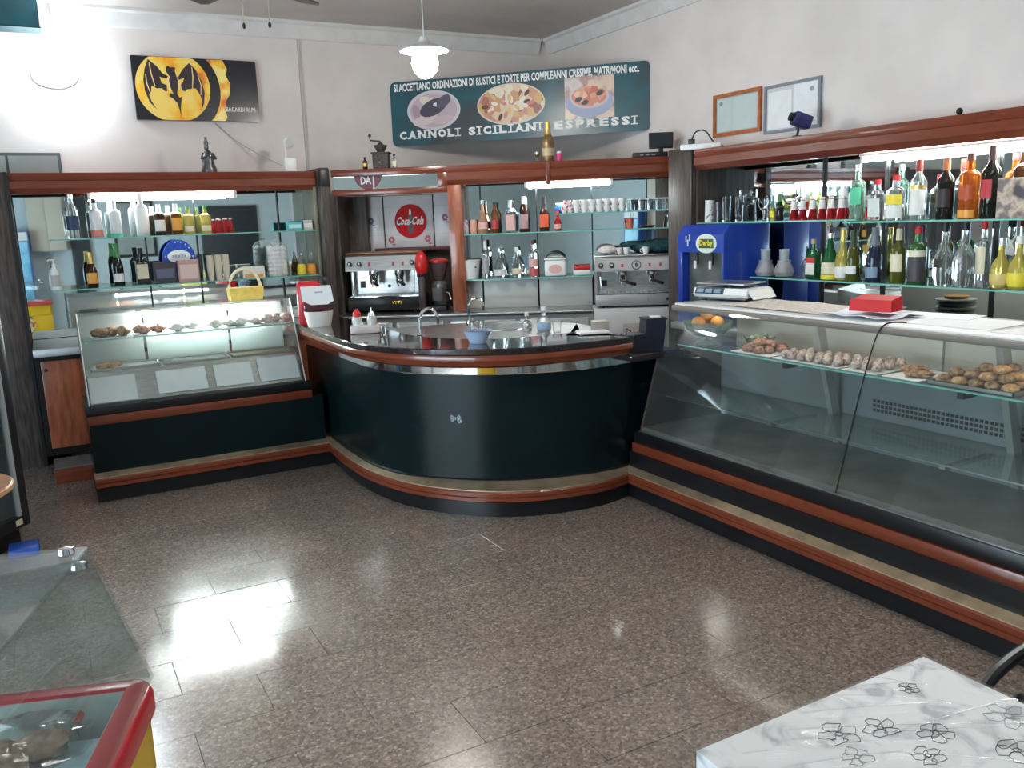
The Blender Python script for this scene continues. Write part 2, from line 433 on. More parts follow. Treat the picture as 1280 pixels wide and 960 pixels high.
# teal box high in the left corner and the grey hatch below it
tl = thing('wall_unit', 'dark teal box fixed high on back wall under the ceiling', 'wall unit', (-0.2,8.3,3.46))
obj('body', B().box(-0.75,0.235,8.12,YB-0.002,3.465,3.69,bev=0.008), mat('teal_paint', (0.012,0.10,0.13), 0.35, var=0.2, scale=3), tl, True)
obj('bottom_trim', B().box(-0.755,0.24,8.115,YB-0.003,3.455,3.467), mat('teal_dark', (0.01,0.05,0.06), 0.4), tl, True)
ht = thing('wall_hatch', 'grey framed hatch panel on back wall above left shelving', 'hatch', (-0.2,8.3,1.9))
obj('frame', B().box(-0.75,0.265,8.30,YB-0.002,1.9,2.51,bev=0.004), mat('hatch_frame', (0.07,0.08,0.08), 0.5), ht, True)
for x0, x1 in ((-0.72,-0.14),(-0.12,0.24)):
    obj('panel', B().box(x0,x1,8.292,8.30,1.93,2.485), mat('hatch_grey', (0.30,0.34,0.33), 0.5, var=0.08, scale=4), ht, True)

# ------------------------------------------------------------------ shelving units behind the counters
def cornice(f, L):
    prof = [(0,2.313),(0,2.262),(-0.004,2.256),(0.006,2.250),(0.006,2.196),(-0.012,2.176),(-0.03,2.155),(-0.12,2.155),(-0.12,2.313)]
    return B().prism([f.p(0, z, d) for d, z in prof], f.u*L)
def glass_shelf(root, x0, x1, y0, y1, z, world=True, axis='y'):
    """front edge on the side of y0 (axis y) or x0 (axis x)."""
    s = obj('glass_shelf', B().box(x0,x1,y0,y1,z-0.010,z), SHELFG, root, world)
    e = B().box(x0,x1,y0-0.003,y0,z-0.010,z) if axis == 'y' else B().box(x0-0.003,x0,y0,y1,z-0.010,z)
    obj('front_edge', e, EDGEG, s, world, label='green polished glass edge')
    return s
OLIVE = mat('side_panel_olive', (0.26,0.25,0.19), 0.35, var=0.1, scale=3)
def lamp_tube(name, label, f, L, z, strength_mat=TUBEM):
    r = thing(name, label, 'lamp', tuple(f.p(L/2, z)))
    obj('housing', B().prism([f.p(0, z+a, d) for d, a in ((-0.03,0.018),(0.03,0.018),(0.025,0.045),(-0.025,0.045))], f.u*L), WHITE, r, True)
    obj('tube', B().tube([f.p(0.02, z), f.p(L-0.02, z)], 0.016, 10), strength_mat, r, True, label='glowing white fluorescent tube')
    for a in (0.0, L-0.025):
        obj('lamp_holder', B().prism([f.p(a, z+q, d) for d, q in ((-0.018,-0.02),(0.018,-0.02),(0.018,0.02),(-0.018,0.02))], f.u*0.025), WHITE, r, True)
    return r

# left unit, along the back wall
LU = thing('bottle_shelving', 'mahogany bottle shelving with mirror back behind the left pastry case', 'shelving', (1.05,7.95,0))
obj('cornice', cornice(F((-0.13,7.75,0),(1,0,0)), 2.39), WOOD, LU, True, label='moulded mahogany cornice')
obj('top_board', B().box(-0.13,2.26,7.87,8.30,2.285,2.312), WOOD, LU, True)
obj('mirror', B().box(-0.125,2.255,8.125,8.13,0.99,2.28), MIRROR, LU, True, label='mirror back panel')
obj('back_board', B().box(-0.13,2.26,8.131,8.30,0.0,2.285), DARKW, LU, True)
obj('side_panel', B().box(2.235,2.262,7.76,8.12,0.98,2.28), OLIVE, LU, True)
glass_shelf(LU, 0.10, 2.23, 7.76, 8.12, 1.80)
glass_shelf(LU, 0.06, 2.23, 7.76, 8.12, 1.40)
for x, z0, z1 in ((0.83,0.99,1.79),(1.255,0.99,2.28),(1.99,0.99,2.28)):
    obj('shelf_upright', B().box(x-0.006,x+0.006,8.105,8.124,z0,z1), BLKPL, LU, True)
obj('worktop', B().box(-0.125,2.255,7.36,8.124,0.925,0.985,bev=0.006), STEELM, LU, True)
obj('carcass', B().box(-0.125,2.255,7.44,8.124,0.14,0.925), BLACK, LU, True)
for x0, x1 in ((-0.085,0.215),(0.235,0.73),(0.75,1.24),(1.26,1.74),(1.76,2.24)):
    d = obj('cabinet_door', B().box(x0,x1,7.42,7.44,0.20,0.885,bev=0.004), WOODL, LU, True)
    obj('knob', B().ell((x0+0.03,7.41,0.82),(0.012,0.012,0.012)), BLKPL, d, True)
st = obj('foot_step', B().box(-0.09,2.24,7.07,7.44,0.0,0.115,bev=0.004), WOOD, LU, True)
obj('step_mat', B().box(-0.085,2.235,7.072,7.41,0.115,0.121), mat('step_grey', (0.16,0.155,0.15), 0.6, var=0.2), st, True)
ce = thing('dark_wood_column', 'tall dark wood end column left of the left shelving', 'column', (-0.24,7.9,0))
obj('column', B().box(-0.33,-0.132,7.72,8.30,0,2.318,bev=0.005), DARKW, ce, True)
obj('column_strip', B().box(-0.16,-0.135,7.712,7.72,0.0,2.318), BLKPL, ce, True)
pn = thing('dark_panel_wall', 'dark brown wooden panelling beside left end column', 'panelling', (-1.0,7.95,0))
for i in range(7):
    x = -0.335-0.2*(i+1); obj('board', B().box(x+0.002,x+0.198,7.86,7.89,0.06,2.30,bev=0.003), DARKW, pn, True)
obj('back_board', B().box(-1.74,-0.335,7.89,8.2,0.0,2.30), BLACK, pn, True)
cm = thing('dark_wood_column', 'slim dark wood column between left shelving and coffee niche', 'column', (2.3,7.7,0))
obj('column', B().box(2.266,2.348,7.63,8.10,0,2.335,bev=0.005), DARKW, cm, True)
obj('capital', B().box(2.264,2.352,7.622,7.70,2.17,2.325,bev=0.01), BLKPL, cm, True)
lamp_tube('fluorescent_lamp', 'long fluorescent tube under the left shelving cornice', F((0.41,7.92,0),(1,0,0)), 1.18, 2.125)

# diagonal unit across the corner: coffee niche and bottle shelves (local x along, y back)
MU = thing('bar_back_unit', 'mahogany bar back across the corner with coffee niche and mirror shelves', 'shelving', tuple(MA), MT)
def mcorn(x0, x1):
    prof = [(0,2.310),(0,2.258),(-0.004,2.252),(0.006,2.246),(0.006,2.185),(-0.012,2.165),(-0.03,2.142),(-0.12,2.142),(-0.12,2.310)]
    return B().prism([(x0,-d,z) for d, z in prof], (x1-x0,0,0))
obj('cornice', mcorn(1.05,3.06), WOOD, MU, label='moulded mahogany cornice')
obj('cornice_tab', B().box(1.915,1.955,-0.02,0.0,2.11,2.30,bev=0.005), WOOD, MU)
nt_ = obj('niche_rail', B().box(0.005,1.05,0.03,0.16,2.250,2.312,bev=0.005), WOOD, MU)
obj('niche_rail', B().box(0.005,1.05,0.03,0.16,2.085,2.136,bev=0.005), WOOD, MU)
sm = obj('mirror_strip', B().box(0.012,0.96,0.07,0.075,2.13,2.255), MIRROR, MU, label='narrow mirror strip')
obj('strip_end', B().box(0.958,1.05,0.028,0.16,2.13,2.255,bev=0.003), WOOD, MU)
# the burgundy round sticker on the strip, cut off by the upper rail
fs = F((0,0.07,0),(1,0,0))
pts = [(x, z) for x, z in oval(0.33,2.262,0.125,0.128,48) if z < 2.251]
pts = sorted([p for p in pts], key=lambda p: p[0]); pts = [(pts[0][0]-0.004,2.251)]+pts+[(pts[-1][0]+0.004,2.251)]
sk = obj('sticker', slab(fs, pts, 0.0005, 0.0015), mat('burgundy', (0.13,0.018,0.035), 0.4), MU, label='burgundy round sticker with pale letters')
bt = B(); text_bm(bt, 'DA', fs, 0.262, 0.358, 2.180, 2.249, 0.0022, 0.03); bt.poly([fs.p(0.372,2.137,0.0024),fs.p(0.386,2.137,0.0024),fs.p(0.386,2.249,0.0024),fs.p(0.372,2.249,0.0024)]); obj('lettering', bt, mat('pale_letters', (0.62,0.66,0.68), 0.5), sk, smooth=0)
obj('top_board', B().box(0.005,3.04,0.12,0.30,2.285,2.309), WOOD, MU)
obj('post', B().box(1.045,1.168,0.02,0.30,1.03,2.142,bev=0.004), WOODL, MU, label='mahogany post between niche and shelves')
obj('niche_side', B().box(0.005,0.03,0.10,0.56,1.03,2.09), DARKW, MU)
obj('niche_side', B().box(0.03,0.20,0.45,0.60,1.03,2.09), DARKW, MU)
WPAN = mat('white_niche_panel', (0.60,0.59,0.60), 0.3, var=0.05, scale=2.2)
for x0, x1 in ((0.145,0.335),(0.347,0.815),(0.827,1.044)):
    p = obj('niche_panel', B().box(x0,x1,0.56,0.58,1.60 if x0 > 0.2 else 1.56,2.085,bev=0.003), WPAN, MU)
    for zz in (1.72, 1.98): obj('panel_groove', B().box(x0+0.002,x1-0.002,0.5585,0.56,zz,zz+0.002), mat('groove_grey', (0.42,0.42,0.43), 0.5), p)
obj('niche_back', B().box(0.03,1.05,0.582,0.60,1.03,2.09), DARKW, MU)
obj('niche_shelf_edge', B().box(0.25,1.044,0.50,0.58,1.565,1.598,bev=0.003), mat('maroon_edge', (0.10,0.018,0.022), 0.4), MU)
# little blossom prints on the panels
for x, z, c in ((0.215,1.86,(0.12,0.12,0.2)),(0.405,1.675,(0.45,0.12,0.16)),(0.755,1.675,(0.45,0.12,0.16)),(0.93,1.87,(0.25,0.1,0.16))):
    b = B(); ff = F((x,0.5598,z),(1,0,0))
    for k in range(6):
        a = k*1.05; b.prism([ff.p(q[0], q[1], 0.0005) for q in oval(0.02*math.cos(a),0.022*math.sin(a),0.012,0.015,10)], ff.w*0.001)
    b.prism([ff.p(q[0], q[1], 0.0005) for q in oval(0.022,-0.045,0.02,0.007,10)], ff.w*0.001)
    obj('blossom_print', b, mat('print_%d' % int(x*1000), c, 0.5), MU, smooth=0)
# round red drink sign
cs = obj('round_sign', slab(F((0.60,0.56,1.845),(1,0,0)), oval(0,0,0.152,0.158,48), 0.001, 0.012), mat('cola_red', (0.50,0.006,0.010), 0.6, ior=1.3), MU, label='round red sign with white script and dark bottle')
fc = F((0.60,0.548,1.845),(1,0,0))
bp = [(-0.012,0.115),(0.012,0.115),(0.012,0.075),(0.022,0.045),(0.026,0.01),(0.019,-0.03),(0.026,-0.075),(0.022,-0.115),(-0.022,-0.115),(-0.026,-0.075),(-0.019,-0.03),(-0.026,0.01),(-0.022,0.045),(-0.012,0.075)]
obj('bottle_print', slab(fc, bp, 0.0005, 0.0015), mat('cola_dark', (0.03,0.012,0.012), 0.4), cs)
obj('bottle_top_print', slab(fc, [(-0.009,0.112),(0.009,0.112),(0.012,0.06),(-0.012,0.06)], 0.0016, 0.0022), mat('cola_pale', (0.7,0.6,0.5), 0.4), cs)
bt = B(); text_bm(bt, 'Coca-Cola', fc, -0.132, 0.132, -0.036, 0.042, 0.003, 0.03)
for v in bt.bm.verts: v.co.x += (v.co.z-1.845)*0.28
obj('script', bt, mat('print_white', (0.82,0.8,0.78), 0.5), cs, smooth=0)
# mirrors, shelves and panels of the right part
obj('mirror', B().box(1.17,3.04,0.28,0.285,1.30,2.285), MIRROR, MU, label='mirror back panel')
obj('back_board', B().box(1.17,3.04,0.286,0.30,0.0,2.285), DARKW, MU)
glass_shelf(MU, 1.12, 3.04, 0.05, 0.275, 1.71, False)
glass_shelf(MU, 1.10, 2.30, 0.05, 0.275, 1.31, False)
glass_shelf(MU, 2.00, 3.04, 0.05, 0.275, 1.862, False)
for x, z0, z1 in ((1.305,1.0,2.14),(1.816,1.0,2.14),(2.315,1.335,2.14),(2.805,1.335,2.14)):
    obj('shelf_upright', B().box(x-0.006,x+0.006,0.262,0.279,z0,z1), BLKPL, MU)
for x0, x1 in ((1.12,1.297),(1.313,1.808),(1.824,2.305)):
    obj('white_panel', B().box(x0,x1,0.21,0.25,1.03,1.285,bev=0.003), mat('white_panel', (0.62,0.61,0.59), 0.35, var=0.04, scale=2), MU)
obj('steel_ledge', B().box(1.17,2.31,0.18,0.275,1.286,1.298), STEEL, MU)
# back counter under the niche and the shelves
BC = thing('back_counter', 'steel topped back counter under the coffee machines', 'counter', MP(1.5,0.1), MT)
WM[BC] = WM[MU].copy(); BC.location = tuple(MA); BC.rotation_euler = (0,0,MT)
obj('worktop', B().box(0.01,2.30,-0.20,0.30,1.0,1.03,bev=0.006), STEEL, BC)
obj('carcass', B().box(0.01,2.30,-0.15,0.29,0.0,1.0), STEELM, BC)
obj('white_cabinet', B().box(2.302,3.04,-0.18,0.25,0.0,1.03,bev=0.006), mat('white_cabinet', (0.66,0.66,0.66), 0.35, var=0.04, scale=2), BC)
obj('cabinet_notice', B().box(2.56,2.78,-0.183,-0.18,0.78,0.90), mat('notice_pink', (0.60,0.54,0.53), 0.6), BC)
for x0, x1 in ((0.06,0.52),(0.56,0.98),(1.04,1.62),(1.66,2.26)):
    d = obj('cabinet_door', B().box(x0,x1,-0.165,-0.15,0.15,0.96,bev=0.004), STEEL, BC)
    obj('handle', B().tube([(x0+0.06,-0.19,0.90),(x1-0.06,-0.19,0.90)], 0.009), CHROME, d)
lamp_tube('fluorescent_lamp', 'fluorescent tube under the corner bar back cornice', F(MP(1.72,0.14),tuple(ME)), 0.78, 2.115)

# right unit, along the right wall
RU = thing('bottle_shelving', 'long mahogany bottle shelving with mirror back on right wall', 'shelving', (4.85,3.2,0))
Y0 = 0.9
obj('cornice', cornice(F((4.65,5.44,0),(0,-1,0)), 5.44-Y0), WOOD, RU, True, label='moulded mahogany cornice')
obj('top_board', B().box(4.77,5.05,Y0,5.44,2.285,2.312), WOOD, RU, True)
obj('mirror', B().box(4.975,4.98,Y0,5.43,1.0,2.28), MIRROR, RU, True, label='mirror back panel')
obj('back_board', B().box(4.981,5.055,Y0,5.44,0.0,2.285), DARKW, RU, True)
glass_shelf(RU, 4.66, 4.97, 3.88, 5.42, 1.745, True, 'x')
glass_shelf(RU, 4.66, 4.97, Y0, 3.98, 1.73, True, 'x')
glass_shelf(RU, 4.66, 4.97, Y0, 4.82, 1.34, True, 'x')
for y in (4.42, 3.90, 3.135, 2.2, 1.3):
    obj('shelf_upright', B().box(4.955,4.974,y-0.006,y+0.006,1.0,2.28), BLKPL, RU, True)
obj('worktop', B().box(4.40,4.97,Y0,5.43,0.92,0.97,bev=0.006), STEELM, RU, True)
obj('carcass', B().box(4.46,4.97,Y0,5.43,0.0,0.92), BLACK, RU, True)
obj('end_panel', B().box(4.68,4.975,5.43,5.455,0.0,2.28), DARKW, RU, True)
cr = thing('dark_wood_column', 'dark wood column between the corner unit and right shelving', 'column', (4.7,5.6,0))
obj('column', B().box(4.645,4.78,5.46,5.76,0,2.335,bev=0.005), DARKW, cr, True)
obj('column_strip', B().box(4.638,4.645,5.46,5.48,0,2.335), BLKPL, cr, True)
lamp_tube('fluorescent_lamp', 'long fluorescent tube under the right shelving cornice', F((4.82,3.98,0),(0,-1,0)), 1.5, 2.125)
# ------------------------------------------------------------------ left pastry display case
def nosing(f, L):       # rounded mahogany step nosing; d outward
    prof = [(0.0,0.100),(0.035,0.103),(0.05,0.113),(0.05,0.136),(0.043,0.140),(0.050,0.144),(0.05,0.168),(0.04,0.182),(0.0,0.185)]
    return B().prism([f.p(0, z, d) for d, z in prof], f.u*L)
def tread(f, L, w=0.06): return B().prism([f.p(0, z, d) for d, z in ((0.044,0.178),(0.044,0.184),(-w,0.203),(-w,0.16))], f.u*L)
LC = thing('pastry_display_case', 'lit glass pastry display case with dark green base on the left', 'display case', (0.93,6.7,0))
fL = F((0.155,6.39,0),(1,0,0)); LL = 1.69
obj('plinth', B().box(0.16,1.84,6.39,7.0,0,0.10), BLACK, LC, True)
obj('nosing', nosing(fL, LL), WOOD, LC, True, label='mahogany step nosing')
obj('tread', tread(fL, LL), BRASS, LC, True, label='brass step strip')
obj('base_panel', B().box(0.165,1.80,6.43,7.0,0.17,0.55), GREEN, LC, True)
obj('wood_band', B().box(0.155,1.72,6.425,6.47,0.535,0.600,bev=0.008), WOOD, LC, True)
obj('black_rail', B().box(0.155,1.72,6.43,7.0,0.602,0.662,bev=0.008), BLACK, LC, True)
X0, X1 = 0.185, 1.685
GB, GT = (6.47,0.665), (6.75,1.285)      # front glass, bottom and top (y, z)
def cprism(pts, x0, x1): return B().prism([(x0,y,z) for y, z in pts], (x1-x0,0,0))
obj('front_pane', cprism([GB,(GB[0]+0.007,GB[1]),(GT[0]+0.007,GT[1]),GT], X0, X1), GLASSG, LC, True)
obj('top_pane', B().box(X0,X1,GT[0],7.02,1.283,1.291), GLASSG, LC, True)
for x in (X0-0.004, X1-0.004):
    obj('side_pane', cprism([GB,GT,(7.0,1.283),(7.0,0.665)], x, x+0.008), GLASSG, LC, True)
for x in (X0-0.008, X1-0.002):
    obj('corner_trim', B().tube([(x+0.005,GB[0],GB[1]),(x+0.005,GT[0],GT[1])], 0.006), STEEL, LC, True)
obj('front_apron', cprism([(6.50,0.668),(6.52,0.664),(6.66,0.868),(6.64,0.872)], X0+0.01, X1-0.01), STEEL, LC, True)
obj('deck', B().box(X0+0.01,X1-0.01,6.65,7.0,0.845,0.868), STEEL, LC, True)
gs = obj('glass_shelf', B().box(X0+0.01,X1-0.01,6.68,6.96,1.085,1.093), SHELFG, LC, True)
obj('front_edge', B().box(X0+0.01,X1-0.01,6.677,6.68,1.085,1.093), EDGEG, gs, True, label='green polished glass edge')
for x in (X0+0.03, X1-0.04):
    obj('shelf_bracket', B().box(x,x+0.012,6.70,6.98,1.070,1.084), STEEL, LC, True)
for x0, x1 in ((0.20,0.62),(0.64,1.24),(1.26,1.67)):
    obj('sliding_door', B().box(x0,x1,6.985,7.0,0.87,1.25), mat('sliding_pane', (0.70,0.72,0.70), 0.25, trans=0.5), LC, True)
obj('back_rail', B().box(X0,X1,6.975,7.005,1.25,1.283), STEEL, LC, True)
obj('lamp_tube', B().tube([(0.62,6.90,1.235),(1.50,6.90,1.235)], 0.018, 10), emis('case_lamp_glow', (0.93,1.0,1.0), 75.0), LC, True, label='glowing lamp tube under the case top')
obj('lamp_housing', B().box(0.58,1.54,6.87,6.93,1.255,1.282), WHITE, LC, True)
# trays on the deck
def tray(x0, x1, y0, y1, z, label, m=STEEL, mz=0.018, group=None):
    t = thing('serving_tray', label, 'tray', ((x0+x1)/2,(y0+y1)/2,z), 0, group)
    b = B().box(x0,x1,y0,y1,z,z+0.003)
    for a in ((x0,x1,y0,y0+0.006),(x0,x1,y1-0.006,y1),(x0,x0+0.006,y0,y1),(x1-0.006,x1,y0,y1)): b.box(*a, z, z+mz)
    obj('pan', b, m, t, True); return t
tray(0.23,0.69,6.69,6.95,0.868,'steel tray with white paper at left end of case deck')
tag(obj('paper_liner', B().box(0.25,0.67,6.70,6.94,0.872,0.8745), PAPER), 'white paper liner lying in the leftmost deck tray', 'paper')
tray(0.72,1.18,6.69,6.95,0.868,'empty steel tray with tongs in middle of case deck')
tray(1.21,1.655,6.69,6.95,0.868,'empty steel tray at right end of case deck', mat('tray_brown', (0.42,0.38,0.30), 0.35, 0.7))
tg = thing('serving_tongs', 'steel serving tongs lying on the middle deck tray', 'tongs', (0.78,6.85,0.872), 0.3)
for s in (-1, 1): obj('arm', B().tube([(0.14,0,0.012),(0.05,0.02*s,0.012),(-0.07,0.03*s,0.012),(-0.10,0.015*s,0.012)], 0.006, 6), CHROME, tg)
obj('spring', B().tube([(0.14,-0.01,0.012),(0.155,0,0.012),(0.14,0.01,0.012)], 0.006, 6), CHROME, tg)
# white price sheets on the sloping apron
fa = F((0,6.50,0.672),(1,0,0),(0,0.14,0.204))
for i, (x0, x1, h0, h1) in enumerate(((0.20,0.50,0.0,0.20),(0.64,0.98,0.02,0.20),(1.04,1.31,0.02,0.20),(1.36,1.66,0.02,0.215))):
    lab = ['crinkled clear sheet on sloping apron at case left end','second white price sheet from left inside the pastry case','third white price sheet from left inside the pastry case','glossy white price sheet at right end of pastry case apron'][i]
    tag(obj('price_sheet', slab(fa, [(x0,h0),(x1,h0),(x1,h1),(x0,h1)], 0.003, 0.005), PAPER), lab, 'paper', 'price sheets in the pastry case')

# pastries
CRUST = mat('pastry_crust', (0.26,0.11,0.045), 0.6, var=0.5, scale=45, bump=0.4, col2=(0.52,0.30,0.15))
CRUSTR = mat('pastry_red', (0.46,0.15,0.10), 0.5, var=0.4, scale=45, bump=0.3, col2=(0.62,0.36,0.26))
CRUSTP = mat('pastry_pink', (0.50,0.30,0.27), 0.55, var=0.35, scale=50, bump=0.3, col2=(0.80,0.68,0.62))
CRUSTW = mat('pastry_sugar', (0.72,0.62,0.55), 0.6, var=0.2, scale=50, bump=0.3, col2=(0.9,0.88,0.85))
CRUSTO = mat('pastry_orange', (0.62,0.26,0.09), 0.5, var=0.3, scale=50, bump=0.3, col2=(0.80,0.50,0.25))
def pastry(loc, rad, m, label, group, rz=0.0, name='pastry'):
    b = B().ell((0,0,rad[2]*0.9), rad, 14, 8, noise=0.30)
    o = obj(name, b, m); o.location = loc; o.rotation_euler = (0,0,rz)
    return tag(o, label, 'pastry', group)
def doily(x0, x1, y0, y1, z, label, m=PAPER):
    return tag(obj('paper_tray', B().box(x0,x1,y0,y1,z,z+0.004,bev=0.001,seg=1), m), label, 'paper tray', 'paper trays under pastries')
zs = 1.093
for i, (x, n, m, lab) in enumerate(((0.38,3,CRUST,'brown crusty pastry on leftmost paper tray of case shelf'),(0.66,2,CRUSTR,'reddish pastry on second paper tray of case shelf'),(0.90,2,CRUSTW,'sugared pastry on third paper tray of case shelf'),(1.17,2,CRUSTW,'white iced pastry on fourth paper tray of case shelf'),(1.36,2,CRUSTW,'sugar dusted pastry on fifth paper tray of case shelf'),(1.56,3,CRUSTP,'pinkish pastry on rightmost paper tray of case shelf'))):
    doily(x-0.115,x+0.115,6.71,6.93,zs,'white paper tray, number %s from left on the case shelf' % ['one','two','three','four','five','six'][i])
    for k in range(n): pastry((x-0.06+0.115*k*2/n, 6.80+0.03*(k % 2), zs+0.004), (0.062,0.050,0.034), m, lab, 'pastries on the left case shelf', 0.5*k)
for k in range(4): pastry((0.30+0.05*(k % 2)+0.02*k, 6.76+0.06*(k//2), 0.8745), (0.036,0.030,0.018), CRUSTO, 'orange glazed pastry in the leftmost deck tray', 'orange pastries on the deck', k)

# yellow basket with arched handle on top of the case
yb = thing('handled_basket', 'yellow basket with arched handle on top of the pastry case', 'basket', (1.375,6.85,1.291))
obj('basket', B().prism([(-0.12,-0.05,0),(0.12,-0.05,0),(0.13,-0.06,0.095),(-0.13,-0.06,0.095)], (0,0.13,0)), mat('basket_yellow', (0.85,0.66,0.16), 0.4, var=0.1), yb)
obj('handle', B().tube([(0.12*math.cos(a),0.0,0.08+0.155*math.sin(a)) for a in [math.pi*i/14 for i in range(15)]], 0.012, 8), mat('basket_cream', (0.80,0.76,0.58), 0.4), yb)

# ------------------------------------------------------------------ bar counter
PB = spline([(1.860,7.0),(1.860,6.45),(1.854,5.90),(1.884,5.38),(2.043,5.05),(2.343,4.77),(2.686,4.59),(3.085,4.49),(3.42,4.52),(3.60,4.60)], 8)
PF = spline([(1.845,7.0),(1.845,6.40),(1.826,5.90),(1.850,5.42),(1.98,4.98),(2.24,4.62),(2.56,4.43),(2.95,4.365),(3.27,4.44),(3.60,4.56)], 8)
PB = [(p[0]+(q[0]-p[0])*0.35, p[1]+(q[1]-p[1])*0.35) for p, q in zip(PB, PF)]
PT = spline([(1.70,7.0),(1.70,6.28),(1.690,5.78),(1.695,5.33),(1.82,4.90),(2.07,4.565),(2.38,4.345),(2.75,4.275),(3.12,4.27),(3.21,4.31)], 8)
BAR = thing('bar_counter', 'curved dark green bar counter with mahogany rail and black top', 'counter', (2.5,5.2,0))
obj('plinth', B().sweep([(0,0),(0,0.10),(-0.2,0.10),(-0.2,0)], PF), BLACK, BAR, True)
obj('nosing', B().sweep([(0,0.100),(0.035,0.103),(0.05,0.113),(0.05,0.136),(0.043,0.140),(0.050,0.144),(0.05,0.168),(0.04,0.182),(0,0.185)], PF), WOOD, BAR, True, label='mahogany step nosing')
PFo = PF; n_ = len(PF)
def tr_rows(i):
    a = PF[max(i-1,0)]; c = PF[min(i+1,n_-1)]; t = Vector((c[0]-a[0],c[1]-a[1])).normalized(); o = Vector((t.y,-t.x))
    p = PF[i]; q = PB[i]
    d = Vector((q[0]-p[0], q[1]-p[1]))
    e0 = (p[0]+o.x*0.046, p[1]+o.y*0.046)
    q = (q[0]-o.x*0.03, q[1]-o.y*0.03)
    return [(e0[0],e0[1],0.178),(e0[0],e0[1],0.184),(q[0],q[1],0.203),(q[0],q[1],0.160)]
obj('tread', B().sweep2(tr_rows, n_), BRASS, BAR, True, label='brass step strip')
obj('curved_panel', B().sweep([(0,0.17),(0,0.888),(-0.05,0.888),(-0.05,0.17)], PB), GREEN, BAR, True, label='dark green glossy curved front')
obj('base_bead', B().sweep([(0.0,0.186),(0.012,0.19),(0.012,0.204),(0.0,0.21)], PB), BLACK, BAR, True)
obj('chrome_band', B().sweep([(0.008,0.882),(0.012,0.887),(0.012,0.955),(-0.03,0.955),(-0.03,0.882)], PB), CHROME, BAR, True, label='reflecting chrome band')
obj('rail', B().sweep([(-0.12,0.958),(-0.07,0.961),(-0.035,0.976),(-0.022,1.0),(-0.008,1.012),(-0.006,1.032),(-0.012,1.046),(-0.3,1.046),(-0.3,0.955)], PT), WOOD, BAR, True, label='rounded mahogany rail')
obj('counter_top', B().sweep([(-0.006,1.046),(0.0,1.052),(0.0,1.079),(-0.006,1.085),(-0.44,1.085),(-0.44,1.046)], PT), DGRAN, BAR, True, label='black polished counter top')
obj('cabinet', B().sweep([(-0.46,0.10),(-0.46,0.92),(-0.50,0.93),(-0.80,0.93),(-0.80,0.10)], PT), STEELM, BAR, True)
def off_pt(i, d):
    a = PT[max(i-1,0)]; c = PT[min(i+1,len(PT)-1)]; t = Vector((c[0]-a[0],c[1]-a[1])).normalized(); return (PT[i][0]+t.y*d, PT[i][1]-t.x*d)
wt = [off_pt(i, -0.445) for i in range(20, len(PT)-2)]+[(3.42,4.95),(3.45,5.35),(3.20,5.80),(2.70,6.05),(2.25,6.10)]
obj('worktop', B().prism([(x,y,0.935) for x, y in wt], (0,0,0.115)), STEEL, BAR, True, label='steel inner worktop')
obj('low_ledge', B().box(3.20,3.60,4.33,4.72,0.91,0.955,bev=0.006), DGRAN, BAR, True, label='low black ledge at the right end')
obj('ledge_panel', B().box(3.22,3.60,4.50,4.70,0.10,0.91), GREEN, BAR, True)
# worn patch on the curved front
i0 = 30
rnd = random.Random(3)
def on_front(px, z, d=0.0015):
    """point on the curved front at path parameter px."""
    i = int(px); f = px-i; p = Vector(PB[i]).lerp(Vector(PB[i+1]), f); t = (Vector(PB[i+1])-Vector(PB[i])).normalized(); return Vector((p.x+t.y*d, p.y-t.x*d, z))
b = B()
for cx, cz, r in ((36.55,0.60,0.022),(37.35,0.60,0.026),(36.9,0.602,0.011),(37.6,0.585,0.012),(36.4,0.615,0.010)):
    b.poly([on_front(cx+r*10*math.cos(a)*(0.8+0.4*rnd.random()), cz+r*math.sin(a)*(0.8+0.4*rnd.random())) for a in [2*math.pi*k/14 for k in range(14)]])
obj('worn_patch', b, mat('worn_grey', (0.20,0.24,0.26), 0.6, var=0.5, scale=120), BAR, True, smooth=0, label='pale worn sticker residue')
# drain rings and basin in the worktop
sk = thing('sink_basin', 'round steel sink basin set in the bar worktop', 'sink', (2.93,5.50,1.05))
obj('rim', B().lathe([(0.17,0.0),(0.20,0.0),(0.205,0.006),(0.195,0.010),(0.165,0.006)], 36), CHROME, sk)
obj('bowl', B().lathe([(0.168,0.006),(0.15,0.0035),(0.05,0.002),(0.0,0.002)], 36), mat('basin_dark', (0.16,0.16,0.17), 0.35, 0.8), sk)

# ------------------------------------------------------------------ right refrigerated counter
RC = thing('refrigerated_counter', 'long glass fronted pastry counter with mahogany steps on the right', 'display case', (3.7,2.7,0))
RY0, RY1 = 0.95, 4.38
fR = F((3.235,RY1+0.10,0),(0,-1,0)); RLn = RY1+0.10-RY0
obj('plinth', B().box(3.235,4.15,RY0,RY1+0.10,0,0.10), BLACK, RC, True)
obj('nosing', nosing(fR, RLn), WOOD, RC, True, label='mahogany step nosing')
obj('tread', tread(fR, RLn, 0.03), BRASS, RC, True, label='brass step strip')
obj('dark_band', B().box(3.255,4.15,RY0,RY1+0.06,0.18,0.30), BLACK, RC, True)
obj('wood_band', B().box(3.270,3.32,RY0,RY1+0.06,0.292,0.362,bev=0.012), WOOD, RC, True, label='mahogany band')
obj('black_rail', B().box(3.275,4.15,RY0,RY1+0.04,0.364,0.440,bev=0.008), BLACK, RC, True)
def yprism(pts, y0, y1): return B().prism([(x,y0,z) for x, z in pts], (0,y1-y0,0))
arc = [(3.300,0.440),(3.342,0.58),(3.396,0.76),(3.452,0.94),(3.508,1.10),(3.552,1.20),(3.575,1.230)]
gp = arc+[(x+0.007,z-0.002) for x, z in arc[::-1]]
